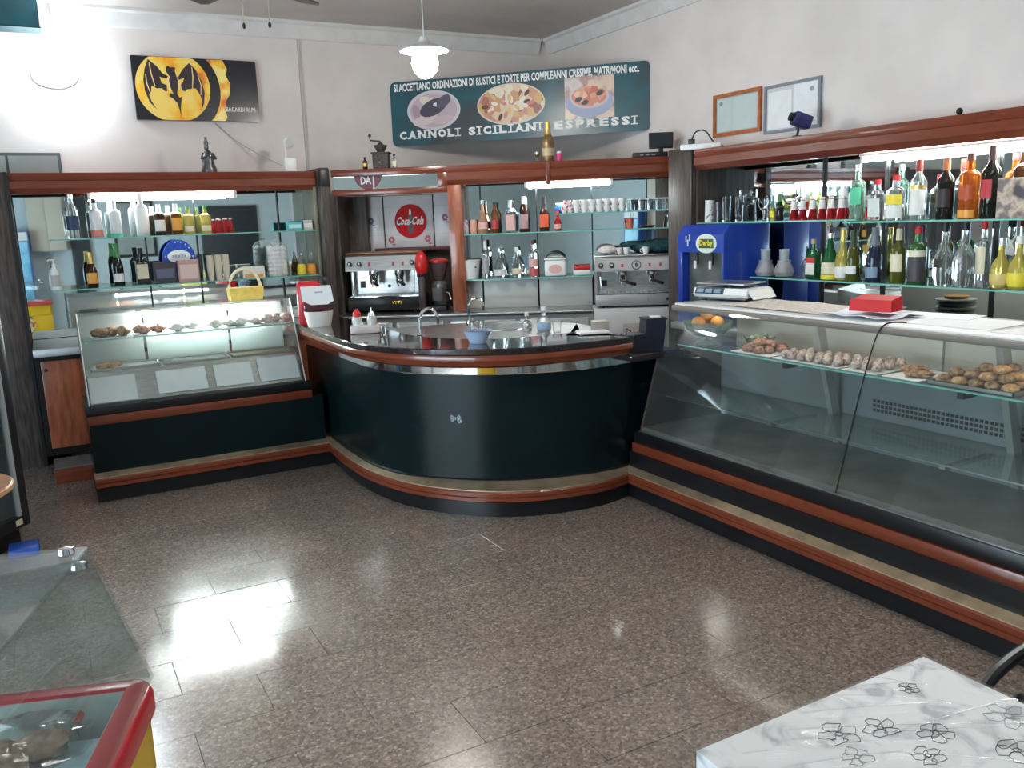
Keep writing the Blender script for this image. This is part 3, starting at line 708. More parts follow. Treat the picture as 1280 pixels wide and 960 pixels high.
for y0, y1 in ((RY0,2.799),(2.803,RY1)): obj('front_pane', yprism(gp, y0, y1), GLASSG, RC, True, label='curved front glass')
obj('glass_sill', B().box(3.285,3.32,RY0,RY1,0.436,0.446), STEEL, RC, True)
obj('end_pane', B().prism([(x,RY1-0.004,z) for x, z in arc+[(4.12,1.245),(4.12,0.44)]], (0,0.008,0)), GLASSG, RC, True)
obj('end_board', B().prism([(x+0.02,RY1+0.01,z) for x, z in arc[:4]+[(4.12,0.95),(4.12,0.44)]], (0,0.02,0)), mat('end_board_brown', (0.060,0.030,0.022), 0.6, var=0.3, scale=3), RC, True)
obj('top_slab', B().box(3.60,4.16,RY0,RY1+0.02,1.232,1.252,bev=0.004), mat('top_slab', (0.72,0.71,0.69), 0.25, var=0.03), RC, True, label='pale counter top slab')
obj('top_rail', B().box(3.572,3.612,RY0,RY1+0.02,1.205,1.240,bev=0.006), mat('rail_cream', (0.20,0.165,0.14), 0.5), RC, True)
obj('back_panel', B().box(4.12,4.15,RY0,RY1,0.44,1.232), BEIGE, RC, True)
for y0, y1 in ((1.0,1.85),(1.9,2.78),(2.83,3.7)): obj('rear_door', B().box(4.10,4.12,y0,y1,0.70,1.20,bev=0.003), BEIGE, RC, True)
obj('deck', B().box(3.31,4.12,RY0,RY1,0.440,0.468), mat('deck_dull', (0.20,0.19,0.175), 0.4, 0.5, var=0.25, scale=4), RC, True)
obj('riser', B().box(3.985,4.02,RY0,RY1,0.468,0.93), mat('riser_bluegrey', (0.20,0.225,0.24), 0.45, 0.3, var=0.15, scale=3), RC, True)
b = B()
for i in range(60):
    for j in range(3): b.box(3.981,3.986,1.6+i*0.026,1.616+i*0.026,0.70+j*0.026,0.716+j*0.026)
o = obj('vent_holes', b, BLKPL, RC, True, smooth=0); o['kind'] = 'stuff'
for z, x0, x1, lab in ((0.985,3.60,3.98,'upper'),(0.655,3.50,3.98,'lower')):
    s = obj('glass_shelf', B().box(x0,x1,RY0,RY1-0.01,z-0.008,z), SHELFG, RC, True)
    obj('front_edge', B().box(x0-0.003,x0,RY0,RY1-0.01,z-0.008,z), EDGEG if lab == 'upper' else STEEL, s, True, label='green polished glass edge' if lab == 'upper' else None)
for y in (3.38, 2.32, 1.3):
    obj('post', B().prism([(3.74,y-0.02,1.232),(3.80,y-0.02,1.232),(4.02,y-0.02,0.47),(3.96,y-0.02,0.47)], (0,0.035,0)), STEELM, RC, True)
    obj('shelf_bracket', B().prism([(3.60,y+0.05,0.976),(3.60,y+0.05,0.945),(3.66,y+0.05,0.945),(3.86,y+0.05,0.965),(3.86,y+0.05,0.976)], (0,0.03,0)), BLKPL, RC, True)
    obj('shelf_bracket', B().box(3.50,3.86,y+0.05,y+0.08,0.630,0.646), STEEL, RC, True)
obj('lamp_tube', B().tube([(3.70,RY0+0.1,1.215),(3.70,2.25,1.215)], 0.012, 8), emis('counter_lamp_glow', (1.0,0.93,0.80), 3.0), RC, True, label='lamp tube under the top slab')
obj('lamp_tube', B().tube([(3.70,2.45,1.215),(3.70,4.25,1.215)], 0.012, 8), emis('counter_lamp_glow', (1.0,0.93,0.80), 3.0), RC, True, label='lamp tube under the top slab')
cb = [(3.68,2.74,1.258),(3.61,2.77,1.262),(3.572,2.79,1.245)]+[(x-0.006,2.801,z) for i, (x, z) in enumerate(arc[::-1][1:])]
tag(obj('power_cable', B().tube(spline(cb, 5), 0.004, 6), BLKPL), 'thin black cable hanging down the curved counter glass', 'cable')
# pastries on the upper glass shelf
zs = 0.985
rnd = random.Random(11)
doily(3.64,3.92,3.60,3.92,zs,'white paper tray with reddish pastries near oranges')
for k in range(14):
    a = k*2.4; r = 0.035*math.sqrt(k)*0.95
    pastry((3.77+r*math.cos(a), 3.77+r*math.sin(a), zs+0.004+(0.028 if k < 5 else 0)), (0.040,0.028,0.022), CRUSTR, 'small reddish pastry piled on paper tray nearest the oranges', 'reddish pastries in counter', a)
doily(3.63,3.93,3.10,3.57,zs,'long white paper tray with pink cream rolls')
doily(3.63,3.93,2.86,3.08,zs,'white paper tray with pink cream rolls by glass seam')
for k in range(20):
    pastry((3.68+0.075*(k % 3), 3.14+0.062*(k//3)+0.01*(k % 2), zs+0.004), (0.048,0.024,0.024), CRUSTP, 'pinkish cream roll in rows on long paper tray', 'pink cream rolls in counter', 0.3+0.5*rnd.random())
for k in range(8):
    pastry((3.69+0.09*(k % 3), 2.90+0.065*(k//3), zs+0.004), (0.046,0.026,0.026), CRUSTP, 'pinkish cream roll on paper tray beside the hanging cable', 'pink cream rolls by the cable', 0.3+0.6*rnd.random())
doily(3.63,3.93,2.62,2.83,zs,'white paper tray holding flat brown pastries')
for k in range(2): pastry((3.72+0.1*k, 2.68+0.10*k, zs+0.004), (0.045,0.075,0.018), CRUST, 'long flat brown pastry alone on white paper', 'flat brown pastries', 0.4)
tray(3.63,3.94,2.16,2.58,zs,'dark oblong tray heaped with brown pastries')
for k in range(24):
    lay = 0 if k < 14 else (1 if k < 21 else 2); i = k-(0,14,21)[lay]
    w = (5,4,2)[lay]
    pastry((3.68+0.024*lay+0.065*(i//w)*1.15, 2.20+0.035*lay+0.078*(i % w)+0.008*rnd.random(), zs+0.004+0.034*lay), (0.036,0.042,0.022), CRUST if k % 3 else CRUSTO, 'round brown pastry in the heap on dark tray', 'brown pastry heap', rnd.random()*3)
# ------------------------------------------------------------------ bottles and small things on the shelves
def gl(name, col, rough=0.03, t=0.9): return mat('glass_'+name, col, rough, trans=t, ior=1.38)
G_CLR = gl('clear', (0.96,0.98,0.98)); G_GRN = gl('green', (0.06,0.20,0.05), t=0.6); G_DK = gl('dark', (0.012,0.014,0.010), t=0.2)
G_AMB = gl('amber', (0.20,0.07,0.015), t=0.4); G_BRN = gl('brown', (0.05,0.018,0.008), t=0.3); G_RED = gl('red', (0.55,0.015,0.02), t=0.6)
G_ORG = gl('orange', (0.80,0.16,0.02), t=0.6); G_YEL = gl('yellow', (0.85,0.70,0.15), t=0.6); G_BLU = gl('blue', (0.02,0.03,0.06), t=0.2)
G_PCH = gl('peach', (0.85,0.50,0.30), t=0.6); G_LGR = gl('palegreen', (0.45,0.72,0.55), t=0.8); G_FRO = mat('frosted_white', (0.80,0.82,0.83), 0.3, trans=0.2)
G_JAD = gl('jade', (0.02,0.16,0.05), t=0.4); G_OLV = gl('olive', (0.12,0.13,0.02), t=0.4)
def plain(name, col, rough=0.5): return mat('c_'+name, col, rough)
WHI = plain('white', (0.80,0.79,0.76)); BLK = plain('black', (0.015,0.015,0.017)); REDC = plain('red', (0.55,0.02,0.025)); GOLD = mat('c_gold', (0.65,0.45,0.15), 0.35, 0.8)
CRM = plain('cream', (0.72,0.66,0.48)); ORG = plain('orange', (0.78,0.36,0.06)); YEL = plain('yellow', (0.88,0.72,0.06)); PNK = plain('pink', (0.72,0.42,0.38)); GRNF = plain('green_foil', (0.06,0.22,0.08)); BLUL = plain('blue', (0.05,0.12,0.45)); SAL = plain('salmon', (0.62,0.24,0.18)); GRNL = plain('mint', (0.10,0.55,0.32)); SILV = mat('c_silver', (0.7,0.7,0.7), 0.3, 0.9); DBL = plain('navy', (0.02,0.04,0.10)); BRNL = plain('brown', (0.16,0.07,0.04))
PROF = {  # outline as fractions: (radius of r, height of h)
 'wine':   ([(0,0),(0.94,0),(1,0.02),(1,0.60),(0.93,0.66),(0.60,0.72),(0.38,0.78),(0.36,0.97),(0.36,1)], 0.80, 0.42),
 'champ':  ([(0,0),(0.94,0),(1,0.02),(1,0.46),(0.9,0.54),(0.62,0.66),(0.42,0.76),(0.36,0.92),(0.38,1)], 0.68, 0.46),
 'liquor': ([(0,0),(0.95,0),(1,0.015),(1,0.64),(0.96,0.68),(0.70,0.725),(0.40,0.75),(0.36,0.90),(0.36,1)], 0.89, 0.42),
 'tall':   ([(0,0),(0.95,0),(1,0.015),(1,0.56),(0.92,0.64),(0.66,0.74),(0.44,0.82),(0.38,0.93),(0.38,1)], 0.92, 0.44),
 'round':  ([(0,0),(0.7,0),(0.85,0.02),(1,0.16),(1,0.38),(0.82,0.52),(0.45,0.62),(0.34,0.68),(0.32,0.90),(0.34,1)], 0.86, 0.42),
 'cone':   ([(0,0),(0.95,0),(1,0.02),(0.98,0.06),(0.62,0.70),(0.44,0.92),(0.44,1)], 0.93, 0.5),
 'jug':    ([(0,0),(0.95,0),(1,0.02),(0.98,0.30),(0.62,0.60),(0.36,0.74),(0.32,0.92),(0.34,1)], 0.90, 0.40),
}
BCOUNT = 0
def bottle(kind, loc, rz, h, r, glass, cap, label, group, lab=None, labz=(0.12,0.46), lab2=None, lab2z=None, capz=None, name='bottle', square=False, arc=2.2):
    t = thing(name, label, 'bottle', loc, rz, group)
    prof, cz, cr = PROF[kind]
    if capz: cz = capz
    if square:
        top = [q for q in prof if q[1] > 0.62]
        b = B().box(-r,r,-r*0.7,r*0.7,0,h*0.66,bev=r*0.18)
        b.lathe([(0,h*0.645)]+[(min(q[0],0.72)*r, q[1]*h) for q in top]+[(0,h)], 16)
        obj('glass_body', b, glass, t)
    else:
        obj('glass_body', B().lathe([(q[0]*r, q[1]*h) for q in prof]+[(0,h)], 20), glass, t)
    if cap:
        def rad(z):
            for (r0, z0), (r1, z1) in zip(prof, prof[1:]):
                if z0 <= z <= z1 and z1 > z0: return r0+(r1-r0)*(z-z0)/(z1-z0)
            return prof[-1][0]
        zz = [cz]+[q[1] for q in prof if q[1] > cz+0.005]
        pr = [(min(rad(z),0.9)*r+0.0022, z*h) for z in zz]+[(prof[-1][0]*r+0.0022, h+0.003),(0,h+0.003)]
        obj('cap', B().lathe([(pr[0][0]-0.003, pr[0][1])]+pr, 16), cap, t)
    for lm, lz in ((lab, labz), (lab2, lab2z)):
        if lm is None: continue
        if square:
            obj('label', B().box(-r*0.86,r*0.86,-r*0.7-0.0015,-r*0.7,lz[0]*h,lz[1]*h), lm, t)
        else:
            R = r+0.0012; rt = R
            if kind in ('cone','jug','round'):
                def rr(z):
                    for (r0, z0), (r1, z1) in zip(prof, prof[1:]):
                        if z0 <= z <= z1 and z1 > z0: return r0+(r1-r0)*(z-z0)/(z1-z0)
                    return 1
                n = 5; pr = [(rr(lz[0]+(lz[1]-lz[0])*i/n)*r+0.0012, (lz[0]+(lz[1]-lz[0])*i/n)*h) for i in range(n+1)]
            else: pr = [(R, lz[0]*h),(R, lz[1]*h)]
            a = -math.pi/2
            b = B().lathe(pr, 14, (0,0,0), a-arc/2, a+arc/2); obj('label', b, lm, t)
    return t

# --- left unit, upper shelf
zU = 1.8005
gU = 'bottles on the left upper glass shelf'
bottle('tall',(0.275,7.82,zU),0,0.345,0.050,G_CLR,SILV,'large clear bottle with dark label at left end of upper shelf',gU,DBL,(0.20,0.52))
bottle('liquor',(0.447,7.86,zU),0,0.31,0.046,G_FRO,BLK,'frosted white bottle with black cap and salmon base',gU,SAL,(0.02,0.20),arc=6.2)
bottle('liquor',(0.591,7.86,zU),0,0.30,0.045,G_FRO,WHI,'frosted white bottle with green base band',gU,GRNL,(0.01,0.10),arc=6.2)
bottle('liquor',(0.793,7.84,zU),0,0.345,0.052,G_FRO,WHI,'tall all white bottle on the left upper shelf',gU,WHI,(0.1,0.6),arc=3.0)
bottle('liquor',(0.932,7.88,zU),0,0.255,0.044,G_BRN,WHI,'brown bottle with white cap and white label',gU,WHI,(0.14,0.50),capz=0.7)
bottle('liquor',(1.066,7.88,zU),0,0.255,0.044,G_AMB,WHI,'amber bottle with white cap and orange label',gU,ORG,(0.14,0.56),capz=0.7)
bottle('liquor',(1.165,7.88,zU),0,0.235,0.042,G_YEL,GRNF,'yellow green bottle left of the black upright',gU,CRM,(0.1,0.3))
bottle('liquor',(1.305,7.88,zU),0,0.235,0.042,G_YEL,GRNF,'yellow green bottle right of the black upright',gU,CRM,(0.1,0.3))
p0 = bottle('cone',(1.40,7.86,zU),0,0.125,0.026,G_RED,WHI,'leftmost small red cone bottle on the left upper shelf','small red bottles on left shelf')
for k, (dx, dy) in enumerate(((0.055,0.0),(0.11,0.01),(0.08,0.07))): again(p0,(1.40+dx,7.86+dy,zU),None,['second small red cone bottle from left on left upper shelf','rightmost small red cone bottle on the left upper shelf','small red cone bottle behind the others on left upper shelf'][k])
def carton(name, loc, rz, w, d, h, m, label, cat, band=None, group=None, bz=(0.25,0.7)):
    t = thing(name, label, cat, loc, rz, group)
    obj('carton', B().box(-w/2,w/2,-d/2,d/2,0,h,bev=0.002,seg=1), m, t)
    obj('lid_flap', B().box(-w/2+0.003,w/2-0.003,-d/2+0.003,d/2-0.003,h,h+0.0015), m, t)
    if band: obj('printed_band', B().box(-w*0.42,w*0.42,-d/2-0.001,-d/2,h*bz[0],h*bz[1]), band, t)
    return t
carton('tea_box',(2.06,7.86,zU),0,0.13,0.08,0.075,plain('teal',(0.10,0.52,0.55)),'small teal carton at right end of left upper shelf','box',plain('pale_teal',(0.55,0.78,0.78)))
carton('tea_box',(2.18,7.86,zU),0,0.08,0.08,0.085,plain('grey_box',(0.55,0.56,0.52)),'small grey white carton beside the teal one','box',WHI)
# --- left unit, lower shelf
zL = 1.4005; gL = 'bottles on the left lower glass shelf'
sp = thing('soap_dispenser','white pump soap bottle at left end of lower shelf','bottle',(0.10,7.83,zL))
obj('body', B().lathe([(0,0),(0.040,0),(0.044,0.01),(0.042,0.10),(0.030,0.165),(0.016,0.185),(0.016,0.195),(0,0.195)],18), WHITE, sp)
obj('pump', B().lathe([(0.018,0.19),(0.018,0.205),(0.008,0.207),(0.007,0.235),(0.014,0.237),(0.014,0.247),(0,0.247)],14).tube([(0,0,0.242),(-0.03,-0.01,0.242),(-0.042,-0.014,0.234)],0.005,6), WHITE, sp)
obj('label', B().lathe([(0.0455,0.03),(0.0440,0.12)],10,(0,0,0),-2.4,-0.75), plain('grey_label',(0.45,0.45,0.44)), sp)
bottle('champ',(0.368,7.86,zL),0,0.285,0.042,G_BRN,GOLD,'dark bottle with gold foil and orange label',gL,ORG,(0.12,0.42))
bottle('champ',(0.568,7.87,zL),0,0.345,0.043,G_DK,GRNF,'black sparkling wine bottle with green foil and white label',gL,WHI,(0.10,0.30))
bottle('liquor',(0.754,7.88,zL),0,0.30,0.050,G_DK,BLK,'square black bottle with small white label',gL,CRM,(0.16,0.56),square=True)
carton('gift_box',(0.926,7.86,zL),0,0.17,0.10,0.175,plain('choc_box',(0.045,0.04,0.055)),'dark gift box standing on left lower shelf','box',plain('choc_band',(0.12,0.14,0.22)))
tn = thing('round_tin','blue round tin with white oval badge behind pink box','tin',(1.07,8.02,zL))
fT = F((0,-0.05,0.185),(1,0,0))
obj('tin', slab(fT, oval(0,0,0.135,0.175,40), -0.05, 0.0), mat('tin_blue',(0.02,0.07,0.42),0.35,var=0.3,scale=40), tn)
obj('badge', slab(fT, oval(0,0.03,0.095,0.055,36), 0.0008, 0.002), WHI, tn)
obj('script_mark', scribble(B(),fT,-0.06,0.06,0.032,0.035,0.003,5,0.0025), plain('script_blue',(0.25,0.30,0.55)), tn)
rn = random.Random(5); b = B()
for k in range(22):
    a = rn.random()*6.28; b.prism([fT.p(q[0],q[1],0.0006) for q in oval(0.115*math.cos(a),0.155*math.sin(a),0.007,0.007,5)], fT.w*0.001)
obj('star_print', b, WHI, tn, smooth=0)
carton('gift_box',(1.115,7.86,zL),0,0.17,0.09,0.185,plain('pink_box',(0.60,0.36,0.33)),'pink gift box in front of the blue tin','box',plain('pink_band',(0.78,0.60,0.56)),bz=(0.15,0.8))
CUPC = plain('cup_cream',(0.74,0.68,0.55))
def cupstack(loc, n, m, label, group, r0=0.030, h=0.085, step=0.014, name='cup_stack', cat='cups'):
    t = thing(name, label, cat, loc, 0, group)
    for i in range(n):
        obj('cup', B().lathe([(0,0.003),(r0*0.72,0),(r0,h),(r0+0.003,h),(r0+0.003,h+0.004),(r0-0.002,h+0.003),(r0*0.70,0.005)],14,(0,0,i*step)), m, t)
    return t
c0 = cupstack((1.30,7.84,zL),10,CUPC,'leftmost stack of cream paper cups on left lower shelf','cream cup stacks')
for k, (dx, dy) in enumerate(((0.066,0.0),(0.13,0.01))): again(c0,(1.30+dx,7.84+dy,zL),None,['middle stack of cream paper cups on left lower shelf','rightmost stack of cream paper cups on left lower shelf'][k])
bottle('round',(1.52,7.84,zL),0,0.12,0.030,G_CLR,SILV,'small clear jar with silver lid on lower shelf',gL,None,name='jar')
carton('sugar_packet',(1.655,7.84,zL),0,0.19,0.09,0.10,plain('sugar_white',(0.80,0.78,0.74)),'white packet with orange end on lower shelf','packet',plain('sugar_orange',(0.78,0.42,0.12)),bz=(0.05,0.35))
bg_ = thing('cup_bag','clear bag filled with stacked white plastic cups','bag',(1.885,7.86,zL))
for dx, dy in ((-0.052,0.0),(0.0,-0.02),(0.052,0.0)):
    obj('cup_column', B().lathe([(0,0),(0.026,0)]+[(0.036-0.006*(i % 2),0.02+0.018*i) for i in range(14)]+[(0,0.275)],14,(dx,dy,0.002)), WHITE, bg_)
obj('film', B().lathe([(0,0.0),(0.098,0.0),(0.10,0.12),(0.095,0.27),(0.06,0.305),(0.02,0.31),(0.03,0.335)],18), pane('bag_film',(0.95,0.96,0.97),0.15,veil=0.18,veilcol=(0.9,0.9,0.9)), bg_)
bottle('jug',(2.09,7.83,zL),0,0.195,0.040,G_CLR,None,'glass carafe of yellow orange juice near the column',gL,YEL,(0.02,0.50),name='juice_carafe',arc=6.25)
bottle('jug',(2.185,7.84,zL),0,0.195,0.040,G_CLR,None,'glass carafe of orange juice right beside the column',gL,ORG,(0.02,0.50),name='juice_carafe',arc=6.25)

# --- diagonal unit, upper shelf (s along, o back)
zA = 1.7105; gA = 'bottles on the middle upper shelf'
def can(loc, rz, m, label):
    t = thing('drink_can', label, 'can', loc, rz, 'cans on the middle shelf')
    obj('can_body', B().lathe([(0,0),(0.026,0),(0.033,0.012),(0.033,0.112),(0.028,0.125),(0.026,0.125)],20), m, t)
    obj('can_top', B().lathe([(0.027,0.122),(0.027,0.125),(0.024,0.122),(0,0.122)],20), SILV, t)
can(MP(1.175,0.13,zA),MT,blotch('can_bluewhite',[(0.7,0.72,0.75),(0.15,0.22,0.5),(0.7,0.72,0.75)],25,0.3,'noise'),'blue and white drink can at left end of middle shelf')
can(MP(1.25,0.13,zA),MT,plain('can_peach',(0.68,0.36,0.27)),'peach coloured drink can on middle shelf')
bottle('jug',MP(1.335,0.14,zA),MT,0.29,0.048,G_PCH,SILV,'peach coloured flared bottle beside the cans',gA,PNK,(0.14,0.36))
bottle('tall',MP(1.445,0.15,zA),MT,0.27,0.036,G_AMB,BLK,'amber bottle with black cap and red round label',gA,plain('label_red',(0.45,0.05,0.06)),(0.14,0.44))
bottle('liquor',MP(1.585,0.14,zA),MT,0.28,0.046,G_CLR,WHI,'clear square bottle with pink label and white cap',gA,PNK,(0.06,0.56),square=True,capz=0.78)
bottle('tall',MP(1.705,0.15,zA),MT,0.31,0.042,G_BRN,WHI,'dark brown bottle with white cap and mauve label',gA,plain('label_mauve',(0.40,0.26,0.27)),(0.1,0.5),capz=0.80)
bottle('champ',MP(1.885,0.15,zA),MT,0.30,0.042,G_BRN,BLK,'dark bottle with bright red orange label',gA,plain('label_rorange',(0.75,0.12,0.05)),(0.12,0.5))
bottle('round',MP(2.005,0.17,zA),MT,0.17,0.034,G_RED,REDC,'small red bottle at right end of middle shelf row',gA,PNK,(0.1,0.35))
# lower shelf
zB = 1.3105; gB = 'bottles on the middle lower shelf'
bk = thing('white_bucket','white plastic bucket at left end of middle lower shelf','bucket',MP(1.20,0.14,zB),MT)
obj('bucket', B().lathe([(0,0),(0.075,0),(0.098,0.16),(0.102,0.16),(0.102,0.168),(0.095,0.168),(0.072,0.006),(0,0.006)],24), WHITE, bk)
obj('knob', B().ell((0.06,-0.074,0.105),(0.008,0.006,0.008)), BLK, bk)
bottle('liquor',MP(1.345,0.13,zB),MT,0.335,0.034,G_CLR,WHI,'slim clear bottle with black and white label',gB,plain('label_bw',(0.35,0.35,0.36)),(0.12,0.55),capz=0.8)
bottle('jug',MP(1.475,0.14,zB),MT,0.26,0.060,G_CLR,SILV,'clear triangular flask bottle on middle lower shelf',gB,plain('label_pale',(0.70,0.70,0.66)),(0.08,0.30))
bottle('round',MP(1.63,0.15,zB),MT,0.265,0.052,G_CLR,WHI,'clear round bottle with white stopper and cream label',gB,CRM,(0.10,0.30))
bottle('liquor',MP(1.778,0.13,zB),MT,0.32,0.042,G_CLR,plain('cap_brown',(0.10,0.03,0.02)),'clear bottle with red base and brown cap',gB,plain('label_redbase',(0.50,0.10,0.10)),(0.02,0.24),PNK,(0.28,0.5),arc=4.5)
bx = thing('white_tub','white tub with black arched handle on middle lower shelf','tub',MP(1.975,0.14,zB),MT)
obj('tub', B().box(-0.095,0.095,-0.06,0.06,0,0.145,bev=0.018), WHITE, bx)
obj('lid', B().box(-0.10,0.10,-0.065,0.065,0.145,0.162,bev=0.006), WHITE, bx)
obj('handle', B().tube([(0.095*math.cos(a),-0.02,0.135+0.075*math.sin(a)) for a in [math.pi*i/14 for i in range(15)]],0.007,8), BLK, bx)
obj('label', slab(F((0,-0.0605,0.065),(1,0,0)), oval(0.0,0,0.06,0.04,28), 0, 0.001), PNK, bx)
rd = thing('butter_dish','white dish with red lid at right end of lower shelf','dish',MP(2.215,0.14,zB),MT)
obj('dish', B().box(-0.08,0.08,-0.05,0.05,0,0.05,bev=0.015), WHITE, rd); obj('lid', B().box(-0.075,0.075,-0.048,0.048,0.05,0.085,bev=0.01), REDP, rd)
# glasses shelf
zG = 1.8625
gp_ = [(0.026,0.0),(0.032,0.10),(0.034,0.10),(0.0335,0.102),(0.031,0.102),(0.0245,0.004),(0,0.004)]
g0 = thing('drinking_glass','clear drinking glass in the row on middle top shelf','glass',MP(2.66,0.12,zG),0,'glasses on the middle top shelf')
obj('glass', B().lathe([(0,0)]+gp_,16), CLEAR, g0); obj('rim_line', B().lathe([(0.0342,0.095),(0.0345,0.102),(0.0332,0.103)],16), WHI, g0)
for i, s in enumerate((2.735,2.81,2.885,2.96,3.005,2.70,2.775,2.85,2.925,2.985)): again(g0, MP(s,0.11 if i < 5 else 0.20,zG))
def cup(loc, rz, label, group, m=PORC, r=0.033, h=0.055):
    t = thing('coffee_cup', label, 'cup', loc, rz, group)
    obj('bowl', B().lathe([(0,0),(r*0.6,0),(r*0.62,0.005),(r*0.92,h*0.5),(r,h),(r-0.003,h),(r*0.86,h*0.5),(r*0.5,0.008),(0,0.008)],18), m, t)
    obj('handle', B().tube([(r*0.9+0.018*math.sin(a),0,h*0.5+0.016*math.cos(a)) for a in [math.pi*i/8 for i in range(9)]],0.0035,6), m, t)
    return t
k0 = cup(MP(2.18,0.10,zG),MT+2.0,'white coffee cup in the stacked rows on middle top shelf','white cups on the middle top shelf')
for r_ in range(2):
    for i in range(7):
        for lv in range(2):
            if r_ == i == lv == 0: continue
            again(k0, MP(2.18+0.066*i,0.10+0.08*r_,zG+0.0555*lv), MT+2.0+0.5*((i*3+lv) % 4))
for i, (s, o_, dz) in enumerate(((2.07,0.11,0),(2.12,0.11,0),(2.095,0.11,0.056))):
    cup(MP(s,o_,zG+dz),MT+1.0,'white cup with red dots at left end of glass row','red dotted cups',mat('cup_reddots',(0.8,0.78,0.75),0.2,col2=(0.6,0.04,0.04),scale=55,ramp=(0.50,0.56)))
bgp = thing('sweets_bag','shiny blue sweets bag at left end of top shelf','bag',MP(2.04,0.21,zG),MT)
obj('bag', B().ell((0,0,0.042),(0.055,0.03,0.042),14,8,0.12), mat('bag_blue',(0.02,0.10,0.40),0.25,var=0.4,scale=60), bgp)
obj('crimp', B().box(-0.05,0.05,-0.006,0.006,0.076,0.092), plain('bag_white',(0.6,0.65,0.75)), bgp)
t = thing('red_cup','red orange paper cup alone on middle upper shelf','cup',MP(2.645,0.12,zA),MT)
obj('cup', B().lathe([(0,0),(0.028,0),(0.036,0.085),(0.038,0.088),(0.034,0.086),(0.026,0.004),(0,0.004)],18), plain('cup_red',(0.62,0.16,0.10)), t); obj('straw', B().tube([(0.01,0,0.01),(0.03,0.0,0.13)],0.004,6), WHI, t)
t = thing('ashtray','black saucer on middle upper shelf right of red cup','saucer',MP(2.812,0.12,zA),MT)
obj('dish', B().lathe([(0,0),(0.035,0),(0.052,0.016),(0.055,0.016),(0.05,0.02),(0.032,0.006),(0,0.006)],20), BLK, t); obj('rim', B().lathe([(0.051,0.016),(0.056,0.017),(0.055,0.021),(0.05,0.020)],20), plain('dk_red',(0.25,0.03,0.03)), t)
bottle('jug',MP(3.0,0.12,zA),MT,0.11,0.030,G_CLR,WHI,'tiny clear bottle at right end of middle upper shelf',gA)

# --- right unit, upper shelf
zR = 1.7305; zR2 = 1.7455; RT = -math.pi/2; gR = 'bottles on the right upper glass shelf'
t = thing('patterned_canister','white canister with black print at left end of right shelf','canister',(4.75,5.37,zR2),RT)
obj('can', B().lathe([(0,0),(0.040,0),(0.036,0.165),(0,0.165)],20), mat('canister_print',(0.75,0.75,0.73),0.4,col2=(0.05,0.05,0.06),scale=38,ramp=(0.58,0.62)), t); obj('lid', B().lathe([(0.0385,0.158),(0.0385,0.172),(0,0.173)],20), WHI, t)
def goblet(loc, h, r, label, name='goblet', group='stemmed glasses on right shelf', m=CLEAR):
    t = thing(name, label, 'glass', loc, 0, group)
    obj('bowl', B().lathe([(0.005,h*0.46),(r*0.55,h*0.52),(r*0.95,h*0.70),(r,h*0.82),(r*0.92,h),(r*0.90,h),(r*0.97,h*0.82),(r*0.92,h*0.71),(r*0.5,h*0.54),(0,h*0.50)],20), m, t)
    obj('stem', B().lathe([(0.005,0.008),(0.004,h*0.3),(0.006,h*0.47)],10), m, t)
    obj('foot', B().lathe([(0,0),(r*0.8,0),(r*0.8,0.003),(0.006,0.010),(0,0.010)],20), m, t)
    return t
SMOKE = gl('smoke', (0.35,0.30,0.32), t=0.8)
def tumbler(loc, h, r, label, m=CLEAR, group='tall glasses on right shelf'):
    t = thing('tall_glass', label, 'glass', loc, 0, group)
    obj('glass', B().lathe([(0,0),(r*0.8,0),(r,h),(r-0.002,h),(r*0.76,0.012),(0,0.012)],18), m, t)
    obj('base_disc', B().lathe([(0,0.001),(r*0.82,0.001),(r*0.82,0.014),(0,0.014)],18), m, t); return t
tumbler((4.75,5.27,zR2),0.155,0.040,'smoky grey tumbler beside the patterned canister',SMOKE)
tumbler((4.74,5.165,zR2),0.195,0.036,'tall clear glass, left one of two on right shelf')
tumbler((4.78,5.07,zR2),0.195,0.036,'tall clear glass, right one of two on right shelf')
goblet((4.75,4.945,zR2),0.235,0.072,'large balloon goblet above the blue dispenser')
goblet((4.78,4.82,zR2),0.165,0.042,'medium stemmed glass right of the balloon goblet')
bottle('champ',(4.76,4.70,zR2),RT,0.14,0.024,G_YEL,GRNF,'small yellow green bottle beside balloon goblet',gR,YEL,(0.2,0.5))
bottle('champ',(4.75,4.625,zR2),RT,0.19,0.030,G_DK,GRNF,'small dark green bottle left of the red cone bottles',gR)
q0 = bottle('cone',(4.76,4.498,zR2),RT,0.15,0.033,G_RED,WHI,'first from left of six red cone bottles on right upper shelf','small red bottles on right shelf',WHI,(0.5,0.9),arc=6.2)
for k, y in enumerate((4.417,4.330,4.246,4.170,4.083)): again(q0,(4.76,y,zR2),None,'%s from left of six red cone bottles on right upper shelf' % ['second','third','fourth','fifth','sixth'][k])
bottle('liquor',(4.76,3.955,zR),RT,0.36,0.048,G_LGR,SILV,'tall clear green bottle with mint label and silver cap',gR,GRNL,(0.30,0.60))
bottle('liquor',(4.76,3.80,zR),RT,0.255,0.050,G_CLR,REDC,'clear square bottle with red cap beside mint bottle',gR,plain('label_frost',(0.66,0.70,0.66)),(0.10,0.55),square=True)
bottle('liquor',(4.76,3.665,zR),RT,0.275,0.056,G_CLR,REDC,'white label bottle with red cap and yellow emblem',gR,WHI,(0.05,0.34),YEL,(0.36,0.58),arc=2.6)
bottle('wine',(4.76,3.507,zR),RT,0.36,0.048,G_CLR,plain('cap_dkred',(0.25,0.03,0.02)),'bottle with big white label and dark red neck',gR,WHI,(0.08,0.50),GOLD,(0.51,0.58),arc=3.0)
